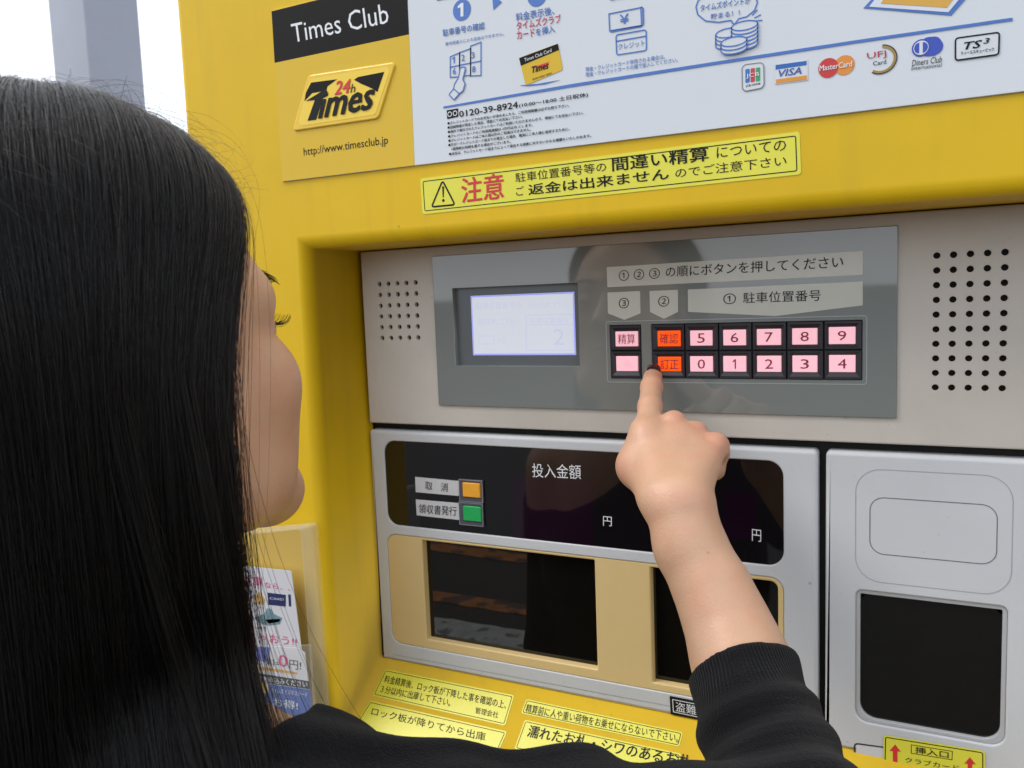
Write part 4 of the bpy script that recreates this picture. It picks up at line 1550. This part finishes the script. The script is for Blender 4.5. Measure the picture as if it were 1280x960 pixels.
def body_sdf(P):
    d = near(torso_sdf, P, TC, .36)
    d = smin(d, near(head_sdf, P, HO, .165), .012)
    d = smin(d, near(lambda q: chain(q, UPPER, .02) + .003, P, (ELB + SHR) / 2, .19), .03)
    d = smin(d, near(armskin_sdf, P, FC, .19), .012)
    d = smin(d, near(hand_sdf, P, W(835, 560, .61), .115), .008)
    d = smin(d, near(lambda q: chain(q, LARM, .015), P, SHL + np.array([-.02, 0, -.28]), .37), .03)
    d = smin(d, near(left_hand, P, SHL + np.array([-.03, .02, -.60]), .14), .008)
    return d




def noise3(P, sc, seed=0):
    """cheap smooth value noise"""
    r = np.random.default_rng(seed)
    tab = r.uniform(-1, 1, 4096)
    q = P * sc + 100
    i = np.floor(q).astype(int); t = q - i; t = t * t * (3 - 2 * t)
    out = 0
    for dx in (0, 1):
        for dy in (0, 1):
            for dz in (0, 1):
                h = ((i[:, 0] + dx) * 73856093 ^ (i[:, 1] + dy) * 19349663 ^ (i[:, 2] + dz) * 83492791) & 4095
                w_ = (t[:, 0] if dx else 1 - t[:, 0]) * (t[:, 1] if dy else 1 - t[:, 1]) * (t[:, 2] if dz else 1 - t[:, 2])
                out = out + tab[h] * w_
    return out


UA = (SHR - ELB) / np.linalg.norm(SHR - ELB)
NECKC = NB + np.array([0, .02, .012])


def sweater_sdf(P):
    d = torso_sdf(P)
    d = smin(d, chain(P, UPPER, .02), .03) - .0062
    fo = chain(P, FORE, .012) - .0035
    t = (P - CUFF) @ CUFD
    d = smin(d, fo, .012)
    # folds run round the sleeve
    ta = (P - ELB) @ UA
    f1 = np.sin(ta * 95 + 2.2 * noise3(P, 14, 3)) * .0035 * np.clip(1.2 - np.abs(ta - .14) * 6, .25, 1)
    tf = t
    f2 = np.sin(tf * 230 + 1.6 * noise3(P, 22, 5)) * .0015 * np.clip((-tf - .018) * 60, 0, 1)
    near = np.clip((np.linalg.norm(P - ELB, axis=1) - .05) * 12, 0, 1)
    d = d + f1 * np.clip(1 - (P - ELB) @ CUFD * 12, 0, 1) * (.4 + .6 * near) + f2 + noise3(P, 30, 8) * .0012
    la = chain(P, LARM[:3], .015) - .005 + noise3(P, 25, 9) * .001
    d = smin(d, la, .03)
    # cut at the cuff, neckline and hem
    d = smax(d, t, .003)
    d = smax(d, -(ell(P, NECKC, (.112, .115, .085))), .003)
    d = smax(d, -(P[:, 2] - (NB[2] - .56)), .003)
    return d


def leg_sdf(P, grow=0.):
    d = ell(P, (CHX, CHY - .005, NB[2] - .60), (.165, .115, .12))
    for s in (-1, 1):
        hip = np.array([CHX + s * .085, CHY, NB[2] - .62]); kn = np.array([CHX + s * .10, CHY + .02, GROUND + .46]); an = np.array([CHX + s * .105, CHY - .01, GROUND + .09])
        d = smin(d, chain(P, [(hip, .085), (kn, .055), (an, .045)], .03), .03)
    return d


def shoe_sdf(P, s):
    an = np.array([CHX + s * .105, CHY - .01, GROUND + .13])
    d = chain(P, [(an + [0, -.02, -.09], .036), (an + [0, .07, -.098], .032), (an + [0, .15, -.104], .026)], .02)
    d = smin(d, cone(P, an + [0, 0, .02], an + [0, 0, -.06], .036, .036), .02)
    return smax(d, -(P[:, 2] - (GROUND + .0005)), .004)


# skin: albedo with faint mottling and fine relief
SKIN = mat('skin', (.58, .345, .218), .43, var=.07, vscale=26, bump=.28, bscale=620, sss=.12, rvar=.06)
n = SKIN.node_tree.nodes; l = SKIN.node_tree.links
v2 = n.new('ShaderNodeTexNoise'); v2.inputs['Scale'].default_value = 55; v2.inputs['Detail'].default_value = 6
tc = n.new('ShaderNodeTexCoord'); l.new(tc.outputs['Object'], v2.inputs[0])
mr = n.new('ShaderNodeMapRange'); mr.inputs[1].default_value = .45; mr.inputs[2].default_value = .75; mr.inputs[4].default_value = .35
l.new(v2.outputs[0], mr.inputs[0])
mx = n.new('ShaderNodeMix'); mx.data_type = 'RGBA'
b_ = n['Principled BSDF']
l.new(b_.inputs['Base Color'].links[0].from_socket, mx.inputs[6]); mx.inputs[7].default_value = (.62, .26, .165, 1)
l.new(mr.outputs[0], mx.inputs[0]); l.new(mx.outputs[2], b_.inputs['Base Color'])

KNIT = mat('black_knit', (.0055, .0055, .0065), .95, spec=.12, var=.25, vscale=60, bump=1.0, bscale=900, sheen=.06)
TROU = mat('dark_trousers', (.02, .02, .03), .8, var=.2)
person = empty('person', (CHX, CHY, GROUND), 'person with long black hair and black sweater pressing a key with one index finger', 'person')
lo = np.array([SHL[0] - .12, CHY - .16, NB[2] - .66]); hi = np.array([ELB[0] + .10, -.0, HO[2] + .16])
body = obj('body', snets(body_sdf, lo, hi, .0022, 'body'), SKIN, person, smooth=True)
# redder knuckles, fingertip and cheeks: a property of the skin, stored on the vertices
co = np.empty(len(body.data.vertices) * 3); body.data.vertices.foreach_get('co', co)
co = co.reshape(-1, 3) + np.array(wloc(body))
red = np.zeros(len(co))
for c_, r_, k_ in [(W(842, 524, .612), .010, .8), (W(869, 538, .608), .010, .8), (W(897, 553, .596), .012, .9), (W(808, 545, .604), .010, .5), (W(813, 487, .658), .007, .9),
                   (W(816, 472, .678), .008, .8), (W(778, 584, .605), .014, .6), (W(880, 628, .552), .012, .4), (h2w((.045, .060, -.020)), .030, .35), (h2w((-.045, .060, -.020)), .030, .35),
                   (h2w((0, .105, -.028)), .014, .7), (h2w((0, .09, -.060)), .016, 1.3)]:
    red = np.maximum(red, k_ * np.exp(-((co - c_) ** 2).sum(1) / (r_ * r_)))
at_ = body.data.attributes.new('flush', 'FLOAT', 'POINT'); at_.data.foreach_set('value', red.astype(np.float32))
fa = n.new('ShaderNodeAttribute'); fa.attribute_name = 'flush'
fm = n.new('ShaderNodeMath'); fm.operation = 'MULTIPLY'; fm.inputs[1].default_value = .55
l.new(fa.outputs['Fac'], fm.inputs[0])
fx_ = n.new('ShaderNodeMix'); fx_.data_type = 'RGBA'
l.new(b_.inputs['Base Color'].links[0].from_socket, fx_.inputs[6]); fx_.inputs[7].default_value = (.56, .20, .13, 1)
l.new(fm.outputs[0], fx_.inputs[0]); l.new(fx_.outputs[2], b_.inputs['Base Color'])
speckle(SKIN, .35, 210, .735, (.22, .10, .05))
sweater = obj('sweater', snets(sweater_sdf, lo - .02, hi, .0032, 'sweater'), KNIT, person, smooth=True)
# ribs of the cuff: the angle round the forearm is stored on the vertices and turned into relief by the material
co = np.empty(len(sweater.data.vertices) * 3); sweater.data.vertices.foreach_get('co', co)
co = co.reshape(-1, 3) + np.array(wloc(sweater))
rel = co - CUFF
tt_ = rel @ CUFD
e1 = np.cross(CUFD, [0, 0, 1.]); e1 /= np.linalg.norm(e1); e2 = np.cross(CUFD, e1)
if e2 @ (CAM - CUFF) > 0: e2 = -e2
rr0 = rel - tt_[:, None] * CUFD
angs = np.arctan2(rr0 @ e1, -(rr0 @ e2))
msk = np.clip((tt_ + .030) * 150, .12, 1) * (np.linalg.norm(rel, axis=1) < .15)
wmask = .22 * np.clip((-tt_ - .030) * 100, 0, 1) * np.clip((.20 - np.linalg.norm(rel, axis=1)) * 20, 0, 1)
for nm_, va_ in (('rib_angle', angs), ('rib_mask', msk), ('welt', np.sin(0) + tt_), ('welt_mask', wmask)):
    at_ = sweater.data.attributes.new(nm_, 'FLOAT', 'POINT')
    at_.data.foreach_set('value', va_.astype(np.float32))
n = KNIT.node_tree.nodes; l = KNIT.node_tree.links
aa = n.new('ShaderNodeAttribute'); aa.attribute_name = 'rib_angle'
am_ = n.new('ShaderNodeAttribute'); am_.attribute_name = 'rib_mask'
m1 = n.new('ShaderNodeMath'); m1.operation = 'MULTIPLY'; m1.inputs[1].default_value = 104
m2 = n.new('ShaderNodeMath'); m2.operation = 'SINE'
m3 = n.new('ShaderNodeMath'); m3.operation = 'MULTIPLY'
l.new(aa.outputs['Fac'], m1.inputs[0]); l.new(m1.outputs[0], m2.inputs[0]); l.new(m2.outputs[0], m3.inputs[0]); l.new(am_.outputs['Fac'], m3.inputs[1])
bp = n.new('ShaderNodeBump'); bp.inputs['Distance'].default_value = .00028; bp.inputs['Strength'].default_value = 1
w1_ = n.new('ShaderNodeAttribute'); w1_.attribute_name = 'welt'
w2_ = n.new('ShaderNodeAttribute'); w2_.attribute_name = 'welt_mask'
w3_ = n.new('ShaderNodeMath'); w3_.operation = 'MULTIPLY'; w3_.inputs[1].default_value = 1150
w4_ = n.new('ShaderNodeMath'); w4_.operation = 'SINE'
w5_ = n.new('ShaderNodeMath'); w5_.operation = 'MULTIPLY_ADD'
l.new(w1_.outputs['Fac'], w3_.inputs[0]); l.new(w3_.outputs[0], w4_.inputs[0]); l.new(w4_.outputs[0], w5_.inputs[0])
l.new(w2_.outputs['Fac'], w5_.inputs[1]); l.new(m3.outputs[0], w5_.inputs[2])
l.new(w5_.outputs[0], bp.inputs['Height'])
l.new(n['Principled BSDF'].inputs['Normal'].links[0].from_socket, bp.inputs['Normal'])
l.new(bp.outputs[0], n['Principled BSDF'].inputs['Normal'])
lo2 = np.array([CHX - .25, CHY - .2, GROUND - .02]); hi2_ = np.array([CHX + .25, CHY + .3, NB[2] - .45])
trousers = obj('trousers', snets(leg_sdf, lo2, hi2_, .009, 'trousers'), TROU, person, smooth=True)
for s in (-1, 1):
    obj('shoe', snets(lambda P: shoe_sdf(P, s), lo2, np.array([CHX + .25, CHY + .3, GROUND + .2]), .006, 'shoe'), mat('black_shoe', (.015, .014, .014), .4, var=.1), person, smooth=True)

# fingernail: a small dark varnished shell on the fingertip
tipA, tipB = W(814.8, 480, .672), W(816.8, 465, .690)
fd_ = (tipB - tipA) / np.linalg.norm(tipB - tipA)
side = np.cross(fd_, np.array([0, 0, 1.])); side /= np.linalg.norm(side)
upn = np.cross(side, fd_); upn *= np.sign(upn @ (CAM - tipB))
NR = np.stack([side, fd_, upn], 1)
NAILC = W(817, 468, .688) + upn * .0012


def nail_sdf(P):
    d = np.abs(ell(P, NAILC, (.0066, .0095, .0071), NR)) - .0005
    q = (P - NAILC) @ NR
    d = smax(d, -(q[:, 2] - .0028), .0006)
    return smax(d, -(q[:, 1] + .0055), .0006)


obj('fingernail', snets(nail_sdf, NAILC - .014, NAILC + .014, .0004, 'fingernail'), mat('dark_red_varnish', (.035, .006, .010), .08, coat=.8, var=.05), person, smooth=True)

# ================================================================== HAIR, LASHES, BROWS
HC = np.array([0, -.012, .036])
HR = np.array([.090, .107, .1045])
NP_ = 26


def hair_path(side, q, a_end, lay, hang, npts=NP_):
    """points (n, npts, 3) in world space. q: 0 front .. 1 back of the parting; lay: hull scale"""
    n = len(q)
    root = np.radians(50 - 88 * q)
    u0 = np.stack([side * .03, np.sin(root), np.cos(root)], 1)
    u0 /= np.linalg.norm(u0, axis=1)[:, None]
    a = np.radians(a_end)
    dip = np.full(n, -.05)
    u1 = np.stack([side * np.sin(a), np.cos(a), dip], 1)
    u1 /= np.linalg.norm(u1, axis=1)[:, None]
    om = np.arccos(np.clip((u0 * u1).sum(1), -1, 1))
    ns = npts // 2
    t = np.linspace(0, 1, ns)
    so = np.sin(om)[:, None]
    A = np.sin((1 - t)[None] * om[:, None]) / so
    B_ = np.sin(t[None] * om[:, None]) / so
    u = A[..., None] * u0[:, None] + B_[..., None] * u1[:, None]
    u /= np.linalg.norm(u, axis=2)[..., None]
    sc = (lay[:, None] * (1 + .03 * np.sin(t * math.pi)[None]))[..., None]
    loc = HC + u * HR * sc
    up = HO + loc @ HF
    nh = npts - ns
    th = np.linspace(0, 1, nh + 1)[1:]
    end = up[:, -1]
    cen = HO + HC @ HF
    rad = end - cen; rad[:, 2] = 0
    hp = end[:, None] + np.zeros((n, nh, 3))
    hp[..., 2] -= hang[:, None] * th[None]
    hp -= rad[:, None] * (.10 * np.minimum(th * 2.2, 1) ** 1.0)[None, :, None]
    out = np.concatenate([up, hp], 1)
    for _ in range(6):
        out[:, 1:-1] = .25 * out[:, :-2] + .5 * out[:, 1:-1] + .25 * out[:, 2:]
    return out


def push_out(P, gap=.004):
    sh = P.shape
    q = P.reshape(-1, 3).copy()
    dc = (CAM - HO) * [1, 1, 0]
    dc /= np.linalg.norm(dc)
    for _ in range(9):
        sel = np.nonzero(q[:, 2] < HO[2] - .06)[0]
        p = q[sel]
        f = lambda x: np.minimum(near(torso_sdf, x, TC, .36) - .006, near(lambda y: chain(y, UPPER, .02), x, (ELB + SHR) / 2, .19) - .007)
        d0 = f(p)
        m_ = d0 < gap
        if not m_.any(): break
        pp = p[m_]
        dv_ = np.where((pp[:, 0] > CHX - .02)[:, None], dc, np.array([-.35, -.94, 0.]))
        p[m_] = pp + dv_ * ((gap - d0[m_]) * 1.15 + .0004)[:, None]      # the hair lies over the back of the shoulder
        q[sel] = p
    return q.reshape(sh)


def hair_set(n, rng, front_tail=.03, lay=(.955, 1.01), wild=0., clump=.78, ng=300):
    def params(k):
        side = np.where(rng.uniform(size=k) < .62, 1., -1.)
        q = rng.uniform(0, 1, k) ** .9
        a = 87 + 91 * q ** 1.15 + rng.normal(0, 3.0, k)
        return side, q, a
    gs, gq, ga = params(ng)
    glay = rng.uniform(lay[0], lay[1], ng)
    gh = rng.uniform(.40, .52, ng)
    G = hair_path(gs, gq, ga, glay, gh)
    tt = np.concatenate([np.zeros(NP_ // 2), np.linspace(0, 1, NP_ - NP_ // 2 + 1)[1:]])
    # locks sway a little; those at the front swing forward over the shoulder
    fw = np.array([.75, .62, 0]); fw /= np.linalg.norm(fw)
    sway = rng.normal(0, 1, (ng, 3)) * [.015, .015, 0]
    swing = np.where((ga < 99) & (gs > 0), rng.choice([0, .006, .02, .045], ng, p=[.5, .3, .14, .06]), 0)
    G = G + sway[:, None] * (tt ** 1.3)[None, :, None] + (swing[:, None] * tt[None] ** 1.6)[..., None] * fw
    i = rng.integers(0, ng, n)
    side = gs[i]; q = np.clip(gq[i] + rng.normal(0, .035, n), 0, 1)
    a = ga[i] + rng.normal(0, 4.5, n)
    a = np.where((a < 84) & (rng.uniform(size=n) > front_tail * 5), 84 + np.abs(rng.normal(0, 3, n)), a)
    P = hair_path(side, q, a, rng.uniform(lay[0], lay[1], n), gh[i] + rng.normal(0, .02, n))
    P = P + sway[i][:, None] * (tt ** 1.3)[None, :, None] + (swing[i][:, None] * tt[None] ** 1.6)[..., None] * fw
    T = np.linspace(0, 1, NP_)
    cf = (clump * np.clip(T * 1.6 - .25, 0, 1) ** 1.0)[None, :, None] * rng.uniform(.5, 1.15, (n, 1, 1))
    P = P * (1 - cf) + G[i] * cf
    P = P + (rng.normal(0, 1, (n, 3)) * [.006, .006, 0])[:, None] * (tt ** 1.2)[None, :, None]
    # gentle individual waves
    ph = rng.uniform(0, 6.28, (n, 1, 3)); fr = rng.uniform(3, 9, (n, 1, 3))
    am = (rng.gamma(2, .00045, (n, 1, 1)) + wild * rng.gamma(1.6, .004, (n, 1, 1)))
    P = P + np.sin(ph + fr * T[None, :, None]) * am * np.clip(T * 3, 0.1, 1)[None, :, None]
    return push_out(P)


def hair_mat(name, mel, rough):
    m = bpy.data.materials.new(name)
    m.use_nodes = True
    n = m.node_tree.nodes
    n.remove(n['Principled BSDF'])
    h = n.new('ShaderNodeBsdfHairPrincipled')
    h.parametrization = 'MELANIN'
    h.inputs['IOR'].default_value = 1.40
    h.inputs['Melanin'].default_value = mel
    h.inputs['Melanin Redness'].default_value = .05
    h.inputs['Roughness'].default_value = rough
    h.inputs['Radial Roughness'].default_value = rough + .1
    h.inputs['Random Roughness'].default_value = .25
    h.inputs['Random Color'].default_value = .1
    m.node_tree.links.new(h.outputs[0], n['Material Output'].inputs[0])
    return m


def add_hair(name, P, rad, m, parent):
    n, k, _ = P.shape
    hc = bpy.data.hair_curves.new(name)
    hc.add_curves([k] * n)
    pos = (P.reshape(-1, 3) - np.array(wloc(parent))).astype(np.float32)
    hc.attributes['position'].data.foreach_set('vector', pos.ravel())
    at = hc.attributes.new('radius', 'FLOAT', 'POINT')
    T = np.linspace(0, 1, k)
    r = np.broadcast_to(rad * (1 - .6 * T ** 3), (n, k)).astype(np.float32).ravel()
    at.data.foreach_set('value', np.ascontiguousarray(r))
    hc.materials.append(m)
    o = bpy.data.objects.new(name, hc)
    COL.objects.link(o)
    o.parent = parent
    return o


HM = hair_mat('black_hair', 1.0, .24)
hr = np.random.default_rng(5)
# the mass under the strands
SHELL = mat('hair_mass', (.006, .0055, .006), .55, spec=.2, var=.3, vscale=80)
gu, gv = 72, NP_
bm = bmesh.new()
grid = []
for side in (1, -1):
    qs = np.linspace(0, 1, gu)
    P = hair_path(np.full(gu, float(side)), qs, 92 + 88 * qs ** 1.15, np.full(gu, .945), np.full(gu, .44), gv)
    P = push_out(P, .002)
    vs = [[bm.verts.new(p) for p in row] for row in P]
    for a, b in zip(vs[:-1], vs[1:]):
        for k in range(gv - 1):
            bm.faces.new((a[k], a[k + 1], b[k + 1], b[k]) if side > 0 else (a[k], b[k], b[k + 1], a[k + 1]))
bmesh.ops.remove_doubles(bm, verts=bm.verts, dist=.0004)
hair_o = obj('hair', bm, SHELL, person, smooth=True)
sm = hair_o.modifiers.new('s', 'SOLIDIFY'); sm.thickness = .003; sm.offset = -1
P = hair_set(27000, hr)
add_hair('hair_strands', P, .00011, HM, hair_o)
P = hair_set(520, hr, front_tail=.2, lay=(1.0, 1.025), wild=.6, clump=.15, ng=300)
add_hair('loose_hairs', P, .00005, HM, hair_o)
# separate thin locks that slip forward beside the cheek and over the shoulder
wl_ = []
fw = np.array([.86, .50, 0])
for a0, dr, pw, cnt, q0 in [(86, .020, 1.6, 70, .02), (88, .026, 1.8, 60, .03), (90, .040, 2.2, 30, .05), (87, .050, 1.5, 9, .02), (91, .026, 1.3, 60, .08), (89, .012, 1.2, 110, .03),
                            (85, .024, 2.4, 16, .0), (93, .024, 2.0, 120, .1), (84, .008, 1.4, 16, .0), (90, .056, 1.9, 6, .04), (80, .004, 1.2, 7, .0), (77, -.006, 1.5, 5, .0), (82, .016, 1.0, 9, .0)]:
    k = cnt
    pth = hair_path(np.ones(k), np.clip(q0 + hr.normal(0, .02, k), 0, 1), a0 + hr.normal(0, 1.1, k), hr.uniform(.975, 1.012, k), np.full(k, .43) + hr.normal(0, .03, k))
    tt = np.concatenate([np.zeros(NP_ // 2), np.linspace(0, 1, NP_ - NP_ // 2 + 1)[1:]])
    dr *= 2.4
    wob = np.sin(tt * hr.uniform(4, 9) + hr.uniform(0, 6)) * .008 * tt
    pth += ((dr * tt ** pw + wob)[None, :, None] * hr.uniform(.8, 1.2, (k, 1, 1))) * fw
    pth += np.sin(hr.uniform(0, 6, (k, 1, 3)) + hr.uniform(3, 9, (k, 1, 3)) * np.linspace(0, 1, NP_)[None, :, None]) * .0012
    wl_.append(push_out(pth))
add_hair('front_locks', np.concatenate(wl_), .00009, HM, hair_o)
# upper layer: locks that cross the others at a slant
def cross_locks(nl, per, rng):
    out = []
    tt = np.concatenate([np.zeros(NP_ // 2), np.linspace(0, 1, NP_ - NP_ // 2 + 1)[1:]])
    T = np.linspace(0, 1, NP_)
    for _ in range(nl):
        q0 = rng.uniform(.02, 1) ** .8
        a0 = 88 + 90 * q0 ** 1.15
        k = int(per * rng.uniform(.4, 1.5))
        p_ = hair_path(np.where(np.ones(k) > 0, 1. if rng.uniform() < .85 else -1., 1.), np.clip(q0 + rng.normal(0, .012, k), 0, 1), a0 + rng.normal(0, 1.6, k),
                       rng.uniform(.995, 1.022, k), np.full(k, .46) + rng.normal(0, .02, k))
        lat = np.array([.86, .50, 0]) * rng.normal(0, .055)
        p_ += (tt ** rng.uniform(.9, 1.8))[None, :, None] * lat * rng.uniform(.9, 1.1, (k, 1, 1))
        wv = np.sin(T * rng.uniform(5, 13) + rng.uniform(0, 6.3)) * rng.uniform(.001, .0045) * np.clip(T * 2 - .4, 0, 1)
        p_ += wv[None, :, None] * np.array([.86, .50, 0])
        p_ += np.sin(rng.uniform(0, 6, (k, 1, 3)) + rng.uniform(3, 9, (k, 1, 3)) * T[None, :, None]) * .0009
        out.append(p_)
    return push_out(np.concatenate(out), .007)


add_hair('crossing_locks', cross_locks(64, 46, hr), .00010, HM, hair_o)
# broken hairs lying over the crown against the sky
nb_ = 260
th = np.radians(hr.uniform(-50, 40, nb_)); lat = hr.uniform(-.5, .9, nb_)
u = np.stack([lat, np.sin(th), np.cos(th)], 1); u /= np.linalg.norm(u, axis=1)[:, None]
rt = HO + (HC + u * HR * .99) @ HF
tang = np.cross(u, hr.normal(0, 1, (nb_, 3))); tang /= np.linalg.norm(tang, axis=1)[:, None]
tang = (tang + np.array([.5, .2, -.2])) @ HF
up_ = u @ HF
T = np.linspace(0, 1, 12); ln = hr.uniform(.012, .045, nb_)[:, None, None]
P = rt[:, None] + tang[:, None] * ln * T[None, :, None] + up_[:, None] * ln * (.30 * np.sin(T * 2.6) - .25 * T ** 2)[None, :, None] * hr.uniform(.2, 1.2, (nb_, 1, 1))
add_hair('crown_hairs', P, .00005, HM, hair_o)
# short frizz along the hairline above the forehead and at the crown
nf = 90
side = np.ones(nf); th = np.radians(hr.uniform(38, 62, nf)); lat = hr.uniform(-.2, .75, nf)
u = np.stack([lat, np.sin(th), np.cos(th)], 1); u /= np.linalg.norm(u, axis=1)[:, None]
root = HO + (HC + u * HR * .97) @ HF
dirn = (u + hr.normal(0, .55, (nf, 3))) @ HF
dirn /= np.linalg.norm(dirn, axis=1)[:, None]
kk = 14
T = np.linspace(0, 1, kk)
ln = hr.uniform(.006, .024, nf)
cv = hr.normal(0, 1, (nf, 3)); cv[:, 2] -= .6
P = root[:, None] + dirn[:, None] * (ln[:, None] * T[None])[..., None] + cv[:, None] * (ln[:, None] * .5 * T[None] ** 2)[..., None]
P += np.sin(T[None, :, None] * hr.uniform(4, 14, (nf, 1, 3)) + hr.uniform(0, 6, (nf, 1, 3))) * .0018 * T[None, :, None]
add_hair('short_hairs', P, .00005, HM, hair_o)


LASHM = mat('lash_black', (.006, .005, .005), .5, spec=.2, var=.1)
# brows and lashes (both sides)
def lash_set(fn, n, m_name, rad):
    P = []
    for sd in (1, -1):
        for k in range(n):
            P.append([h2w(p) for p in fn(sd, k / (n - 1))])
    return add_hair(m_name, np.array(P), rad, LASHM, person)


def surf_y(x, z):
    """front-most y of the face at (x, z) in the head frame"""
    ys = np.linspace(.13, .03, 240)
    P = np.stack([np.full(240, x), ys, np.full(240, z)], 1) @ HF + HO
    d = head_sdf(P)
    i = np.argmax(d < 0)
    return ys[i]


def brow(sd, t):
    j = random.uniform(-1, 1)
    x = .012 + .040 * t
    z = .0255 + .006 * math.sin(t * 2.4) + j * .0022
    y = surf_y(x, z)
    return [(sd * x, y - .0005, z), (sd * (x + .002), y + .0016, z + .0012), (sd * (x + .0055), y + .0018, z + .0010 - .002 * t)]


def lash(sd, t):
    x = .021 + .024 * t
    z = .0045 + .0008 * random.uniform(-1, 1)
    y = surf_y(x, .0065)
    L_ = .0065 + .003 * t
    sp_ = (t - .3) * .007
    return [(sd * x, y - .001, z), (sd * (x + sp_ * .3), y + L_ * .45, z - .0012), (sd * (x + sp_ * .7), y + L_ * .8, z - .0002), (sd * (x + sp_), y + L_, z + .0025)]


random.seed(3)
lash_set(brow, 170, 'eyebrows', .00010)
lash_set(lash, 34, 'eyelashes', .00012)
# eyes
EYEW = mat('eye_white', (.75, .72, .70), .1, coat=.6, var=.03, vscale=200)
IRIS = mat('iris_brown', (.035, .018, .010), .1, coat=.6, var=.2, vscale=500)
for sd in (1, -1):
    bm = bmesh.new()
    bmesh.ops.create_uvsphere(bm, u_segments=32, v_segments=20, radius=.0122, matrix=Matrix.Translation(tuple(h2w((sd * .031, .0715, .004)))))
    e_o = obj('eyeball', bm, EYEW, person, smooth=True)
    bm = bmesh.new()
    c_ = h2w((sd * .031, .0715 + .0108, .004))
    bmesh.ops.create_uvsphere(bm, u_segments=24, v_segments=12, radius=.0060, matrix=Matrix.Translation(tuple(c_)) @ Matrix(HF.T.tolist()).to_4x4() @ Matrix.Diagonal((1, .32, 1, 1)))
    obj('iris', bm, IRIS, e_o, smooth=True)
